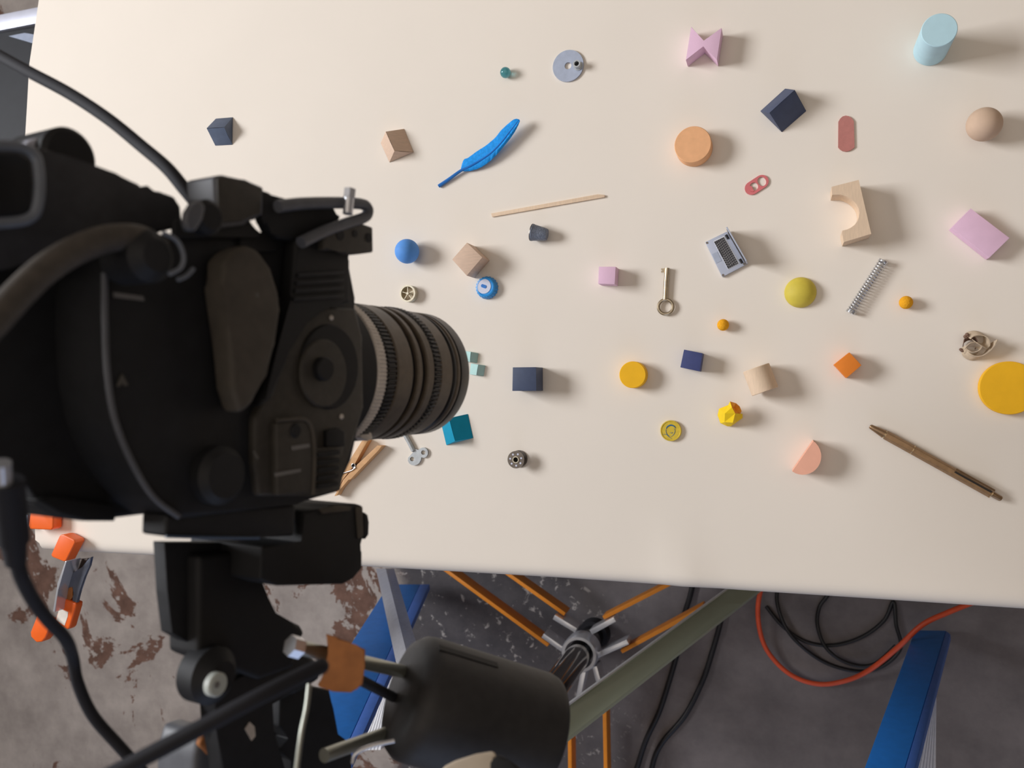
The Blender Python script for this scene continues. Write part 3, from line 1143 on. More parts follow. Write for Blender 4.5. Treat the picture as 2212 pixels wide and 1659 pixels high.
# clothespin: two wooden halves on edge with a wire spring
cs_ = thing('clothespin', 'wooden clothespin with a wire spring lying beside the camera', 'clothespin', P(775, 1000))
hp = 0.010
half1 = [(815, 962.5), (825, 963.5), (818, 972), (757, 1036), (752, 1036), (735, 1056), (728, 1070), (722, 1072), (742, 1036), (757, 1019), (772, 1003)]
half2 = [(787, 950), (797, 953), (783, 976), (770, 1000), (765, 998), (758, 1014), (744, 1030), (728, 1060), (720, 1058), (738, 1022), (756, 996)]
half2 = [(785, 947), (795, 951), (770, 995), (767, 1001), (756, 1016), (742, 1034), (726, 1062), (719, 1058), (734, 1026), (751, 1001)]
for h_ in (half1, half2):
    obj('half', upright(h_, hp, 0.0003), 'peg_wood', cs_)
bm = nb()
cc = P(763.5, 1006, hp + .0006)
add_tube(bm, [cc + Vector((math.cos(2 * PI * i / 20), math.sin(2 * PI * i / 20), 0)) * .0021 for i in range(20)], 0.0006, 8, closed=True, smooth_k=0)
add_tube(bm, [P(768, 1010, hp + .0008), P(758, 1017, hp + .0009), P(745, 1021, hp + .0009), P(736, 1024, hp + .0009)], 0.00055, 8, smooth_k=3)
obj('spring', bm, 'spring', cs_)
bm = nb()
add_lathe(bm, Vector((cc.x, cc.y, T + .001)), Z, [(0, .0017), (hp - .001, .0017)], 14)
obj('spring_core', bm, 'hole', cs_)

# ------------------------------------------------------------------ floor level things beyond the table edge
# rolling stand: chrome column, hub and three pairs of orange legs
hubz = 0.10
hc = atz(1252, 1412, hubz + 0.03)
st = thing('column_stand', 'chrome column stand with paired orange legs', 'stand', (hc.x, hc.y, 0))
bm = nb()
add_ring_profile(bm, Vector((hc.x, hc.y, hubz)), Z, [(0, .026), (0, .033), (.032, .033), (.036, .031), (.036, .026)], 40)
obj('hub_ring', bm, 'chrome', st)
bm = nb()
add_lathe(bm, Vector((hc.x, hc.y, 0.03)), Z, [(0, .022), (0.50, .022)], 36)
obj('column', bm, 'chrome_dark', st)
bm = nb()
add_lathe(bm, Vector((hc.x, hc.y, 0.0)), Z, [(0, .03), (0.03, .03)], 24)
obj('column_foot', bm, 'rubber', st)


def bar(a, b, w, h, ztop):
    """flat bar on edge between two photo points seen at its top"""
    p, q_ = atz(*a, ztop), atz(*b, ztop)
    d = (q_ - p).normalized()
    s = Z.cross(d)
    bm = nb()
    A = [p - s * w / 2, p + s * w / 2, q_ + s * w / 2, q_ - s * w / 2]
    add_loft(bm, [v - Z * h for v in A], A)
    return bevel(bm, 0.0006)


for a, b in (((1184, 1394), (930, 1208)), ((1220, 1327), (1060, 1214)), ((1303, 1335), (1500, 1234)), ((1342, 1408), (1520, 1312)), ((1230, 1560), (1232, 1760)), ((1305, 1500), (1310, 1760))):
    obj('leg', bar(a, b, 0.0068, 0.034, 0.112), 'orange_leg', st)
for a, b in (((1196, 1333), (1244, 1362)), ((1172, 1373), (1216, 1404)), ((1276, 1366), (1328, 1338)), ((1290, 1416), (1356, 1387)), ((1262, 1440), (1238, 1565)), ((1284, 1440), (1300, 1500))):
    obj('lug', bar(a, b, 0.009, 0.035, 0.125), 'chrome', st)

# polished rectangular bar leaning up out of the floor
def leaning(p_lo, p_hi, up, w, t):
    d = (p_hi - p_lo).normalized()
    s = d.cross(up).normalized()
    n_ = s.cross(d).normalized()
    return d, s, n_


bm = nb()
a0, a1 = atz(1557, 1282, .10), atz(1627, 1285, .10)
b0, b1 = atd(1180, 1556, 1.10), atd(1180, 1631, 1.10)
# extend towards the floor, hidden under the table
ex0, ex1 = a0 + (a0 - b0) * .05, a1 + (a1 - b1) * .05
nn = (a1 - a0).cross(b0 - a0).normalized()
if nn.z > 0:
    nn = -nn
add_loft(bm, [ex0, ex1, b1, b0], [ex0 + nn * .005, ex1 + nn * .005, b1 + nn * .005, b0 + nn * .005])
sbar = tag(obj('steel_bar', bevel(bm, .0015), 'mirrorbar'), 'polished flat steel bar leaning up across the orange stand legs', 'bar')

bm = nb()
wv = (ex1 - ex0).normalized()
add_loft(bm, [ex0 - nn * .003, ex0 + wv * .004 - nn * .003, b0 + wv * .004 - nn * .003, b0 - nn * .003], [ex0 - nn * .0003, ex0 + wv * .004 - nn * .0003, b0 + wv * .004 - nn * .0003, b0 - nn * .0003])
obj('bar_highlight', bm, 'alu', sbar, smooth=0)  # pale strip standing in for the bright highlight along the bar's edge
# aluminium angle leg behind the black weight
bm = nb()
A_ = [atz(812, 1228, .10), atz(833, 1228, .10), atz(851, 1228, .08)]
B_ = [atd(864, 1470, 1.0), atd(886, 1440, 1.0), atd(912, 1432, 1.04)]
vs = [bm.verts.new(p) for p in A_ + B_]
bm.faces.new((vs[0], vs[1], vs[4], vs[3]))
bm.faces.new((vs[1], vs[2], vs[5], vs[4]))
ret = bmesh.ops.solidify(bm, geom=list(bm.faces), thickness=0.003)
tag(obj('aluminium_strut', bm, 'alu', smooth=20), 'pale aluminium angle strut leaning across the blue ladder rail', 'strut')


# blue ladder legs
def ladder(name, label, lo, hi, hib, ribs):
    t = thing(name, label, 'ladder', down(lo[0], 0.0))
    bm = nb()
    # broad blue face
    n_ = (lo[1] - lo[0]).cross(hi[0] - lo[0]).normalized()
    if n_.z > 0:
        n_ = -n_
    add_loft(bm, [lo[0], lo[1], hi[1], hi[0]], [p + n_ * .012 for p in (lo[0], lo[1], hi[1], hi[0])])
    obj('rail_face', bevel(bm, .0012), 'blueladder', t)
    bm = nb()
    add_loft(bm, [lo[1] + (lo[1] - lo[0]).normalized() * .0004, lo[2], hi[2], hi[1] + (hi[1] - hi[0]).normalized() * .0004],
             [p + n_ * .010 for p in (lo[1] + (lo[1] - lo[0]).normalized() * .0004, lo[2], hi[2], hi[1] + (hi[1] - hi[0]).normalized() * .0004)])
    obj('rail_edge', bevel(bm, .0012), 'blueedge', t)
    a, b, c_, d = ribs
    bm = nb()
    n = 7
    for k in range(n):
        t0, t1 = k / n, (k + .72) / n
        q0, q1, q2, q3 = a.lerp(b, t0), a.lerp(b, t1), d.lerp(c_, t1), d.lerp(c_, t0)
        add_loft(bm, [q0, q1, q2, q3], [p - Z * .006 for p in (q0, q1, q2, q3)])
    add_loft(bm, [p - Z * .004 for p in (a, b, c_, d)], [p - Z * .01 for p in (a, b, c_, d)])
    obj('ribbed_tread', bm, 'alu', t, smooth=0)
    return t


zl = .03
D2 = .86
ladder('step_ladder', 'blue ladder rail with ribbed tread by the orange cord loop',
       [atz(1976, 1361, zl), atz(2043, 1362, zl), atz(2053, 1370, zl)],
       [atd(1845, 1720, D2), atd(1936, 1720, D2), atd(1962, 1720, D2)], None,
       [atz(2014, 1500, .24), atz(2023, 1502, .24), atz(2023, 1720, .42), atz(1958, 1720, .44)])
ladder('step_ladder', 'blue ladder rail with ribbed tread behind the brown tape',
       [atz(840, 1262, .06), atz(907, 1262, .06), atz(928, 1262, .06)],
       [atd(600, 1640, .9), atd(735, 1640, .9), atd(760, 1640, .9)], None,
       [atz(824, 1496, .30), atz(850, 1460, .30), atz(824, 1620, .33), atz(772, 1620, .33)])

# cords
def cord(name, pts, r, m, label, zlift=0.0, cat='cord', k=8):
    bm = nb()
    add_tube(bm, [atz(x, y, r + 0.0008 + zlift + dz) for x, y, dz in pts], r, 10, smooth_k=k)
    return tag(obj(name, bm, m, smooth=60), label, cat)


cord('extension_cord', [(1690, 1180, 0.03), (1650, 1255, 0.03), (1637, 1320, 0.026), (1648, 1386, 0.016), (1678, 1432, 0.012), (1720, 1464, 0.012), (1772, 1478, 0.012), (1828, 1470, 0.018), (1880, 1446, 0.05), (1940, 1398, 0.085), (1992, 1350, 0.10), (2050, 1322, 0.10), (2130, 1290, 0.09)], .0042, 'cord_orange',
     'orange extension cord looping out from under the table')
cord('black_cable', [(1500, 1245, 0), (1490, 1290, 0), (1478, 1330, 0), (1465, 1400, 0), (1452, 1450, 0), (1425, 1535, 0), (1395, 1600, 0), (1372, 1670, 0), (1350, 1720, 0)], .0048, 'cord_black',
     'black cable nearer the orange stand legs, one of two running side by side', cat='cable')
cord('black_cable', [(1570, 1270, 0), (1556, 1345, 0), (1538, 1410, 0), (1518, 1470, 0), (1480, 1545, 0), (1430, 1605, 0), (1410, 1650, 0), (1400, 1720, 0)], .0048, 'cord_black',
     'black cable with a bend, nearer the orange cord of two side by side', cat='cable')
coil = [(1655, 1310, 0), (1690, 1352, 0), (1740, 1386, 0), (1800, 1394, 0), (1862, 1376, 0), (1910, 1340, 0), (1930, 1300, 0), (1936, 1350, 0.006), (1945, 1400, 0.006), (1905, 1440, 0.003), (1850, 1450, 0), (1780, 1430, 0), (1720, 1385, 0.008), (1690, 1340, 0.006), (1678, 1285, 0), (1700, 1245, 0), (1790, 1268, 0.0), (1770, 1312, 0), (1766, 1352, 0.0), (1785, 1400, 0.008), (1830, 1432, 0.006), (1885, 1436, 0.009), (1935, 1395, 0.014)]
cord('coiled_cable', coil, .0032, 'cord_black', 'loose coil of thin black cable inside the orange cord loop', cat='cable')

# black case at the window side, with pale rim
cz = .46
cse = thing('flight_case', 'black equipment case with a pale metal rim beside the table', 'case', down(atz(-150, 350, cz), 0))
bm = nb()
k4 = [(-300, 120), (110, 52), (110, 640), (-300, 700)]
tp = [atz(x, y, cz) for x, y in k4]
add_loft(bm, [down(p, 0.002) for p in tp], tp)
obj('case_body', bevel(bm, .003), 'case', cse)
bm = nb()
k4 = [(-300, 91), (115, 8), (115, 43), (-300, 123)]
tp = [atz(x, y, cz + .004) for x, y in k4]
add_loft(bm, [p - Z * .03 for p in tp], tp)
obj('case_rim', bevel(bm, .002), 'case_rim', cse)
bm = nb()
k4 = [(18, 78), (53, 71), (100, 79), (100, 102)]
tp = [atz(x, y, cz + .004) for x, y in k4]
add_loft(bm, [p - Z * .0035 for p in tp], tp)
obj('corner_bracket', bm, 'clampmetal', cse, smooth=0)

# ------------------------------------------------------------------ orange spring clamps
def jaw(name, poly, h0, h1, m, parent, bev=.0012):
    tp = [P(x, y, h1) for x, y in poly]
    bt = [Vector((p.x, p.y, T + h0)) for p in tp]
    bm = nb()
    add_loft(bm, bt, tp)
    return obj(name, bevel(bm, bev, 3), m, parent)


c1 = thing('spring_clamp', 'orange jawed spring clamp gripping the paper corner near the black plug', 'clamp', P(88, 1122), 'orange spring clamps')
jaw('jaw_pad', [(66, 1101), (84, 1101), (90, 1106), (115, 1108), (114, 1141), (110, 1145), (64, 1143), (61, 1135)], .002, .016, 'clamp', c1, .0025)
jaw('jaw_arm', [(30, 1112), (60, 1112), (60, 1139), (30, 1139)], .004, .010, 'clampmetal', c1, .0006)
c2 = thing('spring_clamp', 'steel spring clamp with orange handles hanging over the front edge of the paper', 'clamp', P(140, 1260), 'orange spring clamps')
jaw('jaw_pad', [(131, 1155), (138, 1155), (160, 1166), (162, 1172), (142, 1212), (137, 1213), (112, 1203), (110, 1198), (128, 1158)], .002, .017, 'clamp', c2, .0022)


def zslab(name, poly, h0, h1, m, parent, bev=.0006):
    return jaw(name, poly, h0, h1, m, parent, bev)


zslab('inner_jaw', [(146, 1214), (170, 1208), (190, 1206), (180, 1227), (160, 1239), (142, 1243)], -.026, -.022, 'tape_dark', c2)
zslab('body_plate', [(141, 1240), (160, 1237), (178, 1226), (190, 1208), (197, 1203), (193, 1222), (182, 1246), (171, 1276), (166, 1302), (156, 1302), (158, 1272), (151, 1266), (141, 1280), (134, 1294), (120, 1290), (128, 1262)], -.018, -.014, 'clampmetal', c2)
zslab('edge_plate', [(141, 1212), (144, 1213), (125, 1275), (119, 1322), (114, 1321), (124, 1260)], -.020, .002, 'chrome', c2, .0004)
zslab('spring', [(148, 1270), (158, 1266), (160, 1286), (150, 1298), (143, 1296)], -.020, -.014, 'tape', c2)
zslab('handle', [(134, 1292), (164, 1303), (163, 1312), (150, 1356), (145, 1361), (120, 1346), (119, 1338)], -.024, -.012, 'clamp', c2, .0022)
zslab('handle', [(80, 1328), (106, 1342), (109, 1350), (98, 1378), (90, 1387), (78, 1388), (66, 1376), (65, 1366)], -.030, -.016, 'clamp', c2, .0022)
zslab('sticker', [(128, 1314), (147, 1322), (146, 1332), (139, 1352), (121, 1340)], -.0119, -.0116, 'white_label', c2, 0)

# ------------------------------------------------------------------ the cinema camera
AX = Vector((math.sin(math.radians(11)), 0, -math.cos(math.radians(11))))       # where the lens looks
SD = Vector((math.cos(math.radians(11)), 0, math.sin(math.radians(11))))        # the side facing the photographer
O = atd(905, 807, .575)


def LP(L, s=0, u=0):
    return O - AX * L + SD * s + Y * u


cam = thing('cinema_camera', 'black cinema camera with a ringed lens pointing down at the table', 'camera', LP(.2))


def slab(name, poly, s0, th, m, parent, bev=.002, seg=3, smooth=35):
    p0 = LP(0, s0)
    f = [atp(x, y, p0, SD) for x, y in poly]
    bm = nb()
    add_loft(bm, f, [p - SD * th for p in f])
    bevel(bm, bev, seg)
    return obj(name, bm, m, parent, smooth=smooth)


def disc(name, x, y, s0, rpx, h, m, parent, n=36, ax=SD, edge=.0008):
    p = atp(x, y, LP(0, s0), SD)
    r = rpx * (p - CAM).dot(F_) / FPX
    bm = nb()
    add_lathe(bm, p - ax * h, ax, [(0, r), (h - edge, r), (h, r - edge)], n)
    return obj(name, bm, m, parent)


def ctube(name, pts, s0, rpx, m, parent, n=14, k=8, closed=False):
    p = [atp(x, y, LP(0, s0 if not isinstance(s0, list) else s0[i]), SD) for i, (x, y) in enumerate(pts)]
    r = rpx * (p[len(p) // 2] - CAM).dot(F_) / FPX
    bm = nb()
    add_tube(bm, p, r, n, smooth_k=k, closed=closed)
    return obj(name, bm, m, parent, smooth=60)


# lens: stack of rings, front at L=0
lens = bm = nb()
RL = .0418
add_lathe(bm, O + AX * 0, -AX, [(0.003, RL * .80), (0, RL * .86), (0, RL * .985), (0.0015, RL), (.010, RL), (.0105, RL * .96), (.125, RL * .96)], 72)
lens = obj('lens', bm, 'lensblack', cam)
bm = nb()
add_lathe(bm, O + AX * -.0031, AX, [(0, RL * .8), (.001, RL * .6), (.0018, RL * .1)], 40)
obj('front_glass', bm, 'glass_dark', lens)


def ringpart(name, L0, L1, r, m, teeth=0, depth=.03):
    bm = nb()
    nn = teeth * 4 if teeth else 96
    e = .0008
    add_ring_profile(bm, O - AX * L0, -AX, [(0, RL * .955), (0, r - e), (e, r), (L1 - L0 - e, r), (L1 - L0, r - e), (L1 - L0, RL * .955)], nn,
                     mod=(lambda k, i: (1 + depth) if (i % 4 < 2 and 1 < k < 4) else 1) if teeth else None)
    return obj(name, bm, m, lens, smooth=25)


ringpart('front_rim', .0112, .0145, RL * 1.0, 'lensband')
ringpart('front_band', .0145, .0175, RL * .985, 'lensblack')
ringpart('aperture_band', .021, .034, RL * 1.005, 'lensband')
ringpart('gear_ring', .0345, .042, RL * 1.0, 'lensblack', 90, .035)
ringpart('scale_band', .0425, .050, RL * 1.02, 'lensband')
ringpart('grip_band', .055, .060, RL * 1.02, 'lensband')
ringpart('focus_band', .065, .080, RL * 1.02, 'lensband')
ringpart('gear_ring', .081, .090, RL * 1.0, 'lensblack', 96, .03)
ringpart('mount_collar', .0925, .1005, RL * 1.05, 'lensgrey', 120, .012)
ringpart('mount_lock', .1015, .118, RL * 1.06, 'camblack')
slab('mount_tab', [(789, 660), (806, 665), (808, 684), (796, 690), (786, 678)], .012, .006, 'lensgrey', lens, .0008)
slab('mount_tab', [(778, 930), (790, 925), (803, 934), (806, 948), (794, 953), (780, 946)], .022, .006, 'lensgrey', lens, .0008)

# body
slab('body', [(226, 590), (250, 545), (330, 505), (470, 505), (560, 507), (640, 518), (742, 520), (757, 560), (757, 650), (772, 668), (786, 730), (788, 880), (768, 945), (748, 990), (738, 1062),
              (640, 1090), (390, 1122), (330, 1078), (280, 1000), (247, 915), (230, 820), (224, 700)], .043, .080, 'cambody', cam, .006, 4)
slab('battery', [(-80, 545), (60, 530), (226, 560), (226, 840), (262, 990), (330, 1085), (326, 1110), (190, 1127), (130, 1120), (78, 1090), (40, 1010), (-60, 960)], .012, .055, 'cambody', cam, .008, 4)
ctube('edge_trim', [(226, 590), (227, 700), (232, 810), (248, 905), (282, 992), (330, 1072), (386, 1116)], .044, 7, 'camgrey', cam, 10)
slab('mount_plate', [(640, 720), (672, 676), (705, 662), (768, 666), (784, 725), (787, 880), (768, 944), (746, 988), (738, 1060), (690, 1072), (560, 1072), (550, 1000), (552, 900), (600, 800)], .047, .006, 'cambrown', cam, .002)
rec = disc('port_recess', 716, 792, .0485, 92, .002, 'camblack', cam)
disc('port_face', 702, 806, .0495, 74, .002, 'cambrown', cam)
disc('port_knob', 706, 797, .0535, 26, .005, 'camblack', cam)
for x, y in ((719, 686), (741, 900)):
    disc('screw', x, y, .0482, 6, .002, 'lensgrey', cam)
slab('hand_grip', [(484, 562), (505, 540), (535, 528), (560, 540), (588, 578), (604, 630), (609, 670), (598, 745), (576, 810), (548, 872), (522, 896), (504, 840), (494, 700), (484, 620)], .056, .012, 'camgrip', cam, .008, 5, 60)
disc('record_button', 556, 637, .0560, 9, .002, 'mark2', cam)
slab('front_column', [(640, 520), (650, 512), (738, 512), (750, 548), (757, 562), (757, 655), (700, 660), (660, 690), (625, 760), (590, 860), (560, 880), (610, 740), (630, 640)], .052, .008, 'camblack', cam, .002)
slab('switch_panel', [(598, 912), (655, 905), (672, 916), (680, 950), (682, 1065), (600, 1072)], .0515, .005, 'cambrown', cam, .0016)
ctube('panel_edge', [(598, 908), (650, 905), (668, 914), (677, 945), (679, 1000), (676, 1068)], .0515, 4.5, 'camgrip', cam, 8)
disc('switch', 641, 930, .0525, 16, .002, 'camblack', cam)
slab('latch', [(708, 930), (735, 924), (746, 932), (746, 964), (708, 966)], .050, .004, 'camblack', cam, .001)
vent = slab('vent_panel', [(683, 968), (743, 960), (742, 985), (736, 1060), (684, 1068)], .0485, .003, 'cambrown', cam, .0008)
for k in range(5):
    y = 978 + k * 17
    slab('vent_slat', [(686, y), (736 - k, y - 6), (735 - k, y + 3), (686, y + 10)], .051, .003, 'camblack', vent, .0004)
disc('lower_dial', 490, 1028, .051, 64, .008, 'cambody', cam, edge=.003)
slab('dial_mark', [(549, 975), (552, 974), (560, 990), (557, 992)], 0.0515, .001, 'mark2', cam, 0)
# blurred lettering on the body
slab('side_lettering', [(245, 631), (310, 640), (312, 650), (247, 642)], .0437, .0006, 'mark', cam, 0)
slab('menu_mark', [(252, 834), (258, 820), (264, 808), (270, 818), (277, 832), (270, 834), (265, 826), (259, 835)], .0437, .0006, 'mark2', cam, 0)
slab('switch_lettering', [(630, 964), (668, 958), (670, 966), (632, 973)], .0519, .0006, 'mark', cam, 0)
slab('switch_lettering', [(594, 1022), (650, 1012), (650, 1019), (596, 1030)], .0519, .0006, 'mark', cam, 0)
# top side
hd = slab('top_block', [(462, 381), (480, 377), (528, 388), (570, 404), (572, 434), (568, 466), (545, 468), (530, 486), (470, 494)], .050, .018, 'camgrey', cam, .0015)
slab('block_cover', [(470, 386), (482, 381), (528, 392), (566, 407), (563, 462), (545, 464), (522, 478), (474, 482)], .0512, .0012, 'cambrown', hd, .0004)
slab('top_plate', [(378, 474), (470, 486), (530, 482), (541, 474), (544, 490), (562, 500), (562, 514), (378, 514)], .047, .003, 'camblack', cam, .0008)
kn = disc('thumb_knob', 458, 468, .062, 38, .008, 'camblack', cam, edge=.002)
slab('knob_face', [(402, 478), (406, 456), (420, 438), (436, 432), (446, 448), (440, 474), (424, 500), (408, 498)], .0685, .004, 'camgrey', kn, .0015)
slab('front_bracket', [(560, 408), (584, 416), (600, 432), (640, 436), (700, 432), (722, 440), (716, 458), (738, 466), (730, 482), (690, 500), (652, 522), (600, 515), (590, 500), (572, 482), (566, 466)], .050, .006, 'camblack', cam, .0015)
slab('lower_bracket', [(520, 502), (545, 500), (565, 502), (588, 506), (600, 512), (600, 545), (520, 545)], .045, .006, 'camblack', cam, .001)
ctube('cable_loop', [(600, 446), (650, 440), (720, 438), (775, 440), (791, 446), (795, 458), (786, 470), (750, 482), (700, 500), (650, 524)], .055, 12, 'camgrey', cam, 12)
sb = atp(751, 462, LP(0, .058), SD)
se = atp(754, 428, LP(0, .058), SD)
sk = (sb - CAM).dot(F_) / FPX
bm = nb()
add_lathe(bm, sb, se - sb, [(0, 11 * sk), ((se - sb).length, 11 * sk)], 20)
bt_ = obj('bolt', bm, 'chrome', cam)
bm = nb()
se2 = atp(756, 409, LP(0, .058), SD)
add_lathe(bm, se, se2 - se, [(0, 14 * sk), ((se2 - se).length, 14 * sk)], 6)
obj('bolt_head', bm, 'chrome', bt_, smooth=20)
for k in range(4):
    slab('column_rib', [(646 - 3 * k, 590 + 17 * k), (744, 584 + 17 * k), (744, 592 + 17 * k), (645 - 3 * k, 599 + 17 * k)], .0535, .0015, 'cambody', cam, .0004)
rb = slab('rod_block', [(700, 506), (735, 480), (775, 480), (806, 491), (807, 545), (778, 549), (750, 549), (735, 540), (700, 540)], .056, .02, 'cambrown', cam, .0012)
for x, y, r in ((736, 507, 12), (768, 504, 8), (798, 513, 10)):
    disc('rod_hole', x, y, .0565, r, .001, 'camblack', rb, 20, edge=.0001)
# viewfinder
vf = slab('viewfinder', [(-80, 330), (40, 316), (92, 318), (130, 332), (190, 352), (250, 374), (300, 396), (316, 412), (345, 412), (378, 424), (392, 446), (396, 490), (330, 505), (240, 490), (130, 545), (20, 580), (-80, 600)], .030, .042, 'camcoal', cam, .005, 4)
rr_ = [(-90, 318), (0, 314), (50, 319), (76, 336), (84, 365), (86, 410), (80, 450), (66, 470), (30, 480), (-90, 487)]
ec = ctube('eyecup', rr_, .045, 11, 'eyecup', vf, 14)
slab('eyepiece', [(-90, 330), (40, 330), (68, 345), (74, 400), (68, 455), (40, 468), (-90, 474)], .040, .008, 'camblack', vf, .001)
bm = nb()
kp = atp(130, 342, LP(0, -.012), SD)
add_lathe(bm, kp, SD, [(-.02, .0125), (.006, .0125), (.008, .0105)], 36)
obj('diopter_knob', bm, 'camblack', cam)
slab('knob_base', [(58, 306), (78, 298), (104, 294), (104, 330), (60, 330)], -.01, .01, 'case_rim', cam, .0012)
# hand strap
strap = ctube('hand_strap', [(-60, 742), (-10, 690), (45, 630), (100, 580), (165, 540), (235, 515), (300, 515), (345, 540)], .060, 31, 'strap', cam, 16)
disc('strap_boss', 340, 552, .068, 58, .02, 'cambody', strap, edge=.004)
ctube('strap_ring_highlight', [(352, 502), (382, 520), (396, 552), (390, 578), (366, 592)], .0685, 5, 'eyecup', strap, 8)  # pale arcs put highlight crescents on the ring at the strap's end
ctube('strap_ring_highlight', [(384, 604), (402, 596), (418, 580)], .066, 5, 'eyecup', strap, 8)
slab('base_plate', [(360, 1112), (630, 1090), (640, 1092), (636, 1158), (560, 1162), (358, 1160)], .040, .016, 'cambody', cam, .002)
ctube('plate_edge', [(358, 1159), (430, 1161), (520, 1162), (560, 1162)], .0405, 3.0, 'camslate', cam, 8)
slab('rear_foot', [(78, 1080), (134, 1112), (190, 1126), (250, 1126), (250, 1090), (120, 1070)], .016, .02, 'camblack', cam, .001)

# cables on the camera
def rigcable(name, pts, r, label, m='rubber'):
    bm = nb()
    add_tube(bm, [atd(x, y, d) for x, y, d in pts], r, 12, smooth_k=8)
    return tag(obj(name, bm, m, smooth=60), label, 'cable')


rigcable('monitor_cable', [(-90, 75, .5), (-20, 110, .48), (62, 155, .46), (150, 202, .445), (235, 258, .43), (305, 315, .42), (360, 362, .41), (400, 410, .405), (425, 440, .405)], .0033,
         'black cable arching in from the case to the top of the camera')
pw = thing('power_cable', 'black power cable with a thick moulded plug hanging beside the clamps', 'cable', atd(30, 1150, .36))
bm = nb()
add_tube(bm, [atd(x, y, d) for x, y, d in ((34, 1195, .30), (44, 1240, .305), (68, 1290, .32), (100, 1335, .335), (140, 1378, .355), (157, 1420, .38), (168, 1475, .385), (200, 1545, .39), (258, 1612, .395), (310, 1670, .4))], .0027, 12, smooth_k=8)
obj('wire', bm, 'rubber', pw, smooth=60)
bm = nb()
a, b = atd(14, 1040, .285), atd(34, 1215, .30)
add_lathe(bm, a, b - a, [(0, .0056), ((b - a).length * .72, .0054), ((b - a).length * .73, .0044), ((b - a).length, .0036)], 24)
obj('plug', bm, 'rubber', pw)
bm = nb()
add_lathe(bm, atd(4, 1000, .28), atd(8, 1060, .285) - atd(4, 1000, .28), [(0, .003), (.008, .003)], 16)
obj('plug_tip', bm, 'chrome', pw)

# ------------------------------------------------------------------ tripod under the camera
tp_ = thing('tripod', 'black camera tripod head with a pan bar and round counterweight', 'tripod', LP(.2, 0, -.2))
tp_.location.z = 0
slab('release_plate', [(566, 1192), (566, 1180), (654, 1174), (656, 1106), (700, 1098), (722, 1090), (770, 1088), (783, 1092), (786, 1160), (774, 1176), (783, 1192), (783, 1228), (764, 1250), (742, 1262), (600, 1266), (562, 1252)], .040, .05, 'camblack', tp_, .0025)
slab('plate_strip', [(771, 1096), (784, 1094), (786, 1158), (776, 1164)], .0412, .003, 'camgrip', tp_, .0006)
slab('release_knob', [(787, 1106), (795, 1112), (798, 1128), (797, 1155), (790, 1165), (786, 1164)], .036, .02, 'camblack', tp_, .001)
slab('plate_latch', [(692, 1100), (730, 1092), (760, 1094), (758, 1104), (700, 1110)], .0415, .003, 'camgrip', tp_, .0008)
slab('rear_plate', [(355, 1172), (480, 1172), (560, 1180), (560, 1184), (560, 1240), (566, 1320), (440, 1400), (424, 1398), (372, 1368), (362, 1280)], .012, .008, 'cambody', tp_, .004)
slab('neck', [(430, 1200), (520, 1190), (556, 1210), (572, 1300), (590, 1336), (624, 1340), (650, 1350), (660, 1366), (650, 1388), (630, 1400), (640, 1440), (560, 1470), (430, 1420)], .020, .022, 'camblack', tp_, .004)
disc('pivot_housing', 482, 1464, .030, 62, .016, 'cambody', tp_, edge=.006)
bc = disc('pivot_cap', 473, 1480, .034, 26, .004, 'bolt', tp_)
disc('cap_screw', 470, 1480, .0345, 7, .001, 'mark', bc, edge=.0002)
slab('arm', [(450, 1490), (560, 1440), (650, 1400), (700, 1440), (690, 1470), (640, 1500), (576, 1510), (592, 1580), (610, 1640), (640, 1720), (482, 1720), (476, 1560)], .018, .010, 'cambody', tp_, .003)
slab('side_arm', [(606, 1500), (660, 1480), (712, 1490), (720, 1530), (728, 1590), (744, 1596), (760, 1608), (762, 1720), (625, 1720), (632, 1640), (600, 1625), (604, 1616), (628, 1596), (604, 1570)], .012, .012, 'cambody', tp_, .003)
slab('arm_slot', [(530, 1575), (540, 1560), (550, 1570), (552, 1590), (544, 1600)], .0185, .001, 'lensgrey', tp_, 0)


def drod(name, a, b, r, m, parent, n=20):
    p, q_ = atd(*a), atd(*b)
    bm = nb()
    add_lathe(bm, p, q_ - p, [(0, r), ((q_ - p).length, r)], n)
    return obj(name, bm, m, parent)


bm = nb()
add_tube(bm, [atd(180, 1705, .30), atd(400, 1590, .31), atd(560, 1505, .32), atd(680, 1446, .335), atd(694, 1440, .34)], .0032, 14, smooth_k=3)
obj('pan_bar', bm, 'rubber', tp_, smooth=60)
drod('cross_rod', (640, 1397, .405), (868, 1450, .478), .0037, 'galv', tp_)
drod('rod_nut', (626, 1394, .398), (648, 1400, .402), .0052, 'chrome', tp_, 6)
drod('cross_rod', (700, 1632, .43), (852, 1578, .478), .0037, 'galv', tp_)
bm = nb()
add_tube(bm, [atd(762, 1648, .43), atd(768, 1628, .43), atd(800, 1612, .432), atd(852, 1600, .435)], .0012, 8, smooth_k=4)
obj('wire_hook', bm, 'chrome', tp_, smooth=60)
drod('short_lever', (750, 1454, .425), (850, 1506, .475), .0028, 'rubber', tp_)
tpoly = [(704, 1369), (728, 1376), (768, 1396), (789, 1402), (788, 1440), (783, 1480), (768, 1486), (760, 1496), (720, 1494), (690, 1484), (686, 1478), (702, 1458), (712, 1412)]
bm = nb()
add_loft(bm, [atd(x, y, .395) for x, y in tpoly], [atd(x, y, .435) for x, y in tpoly])
bevel(bm, .002, 2)
obj('tape_wrap', bm, 'tape', tp_)
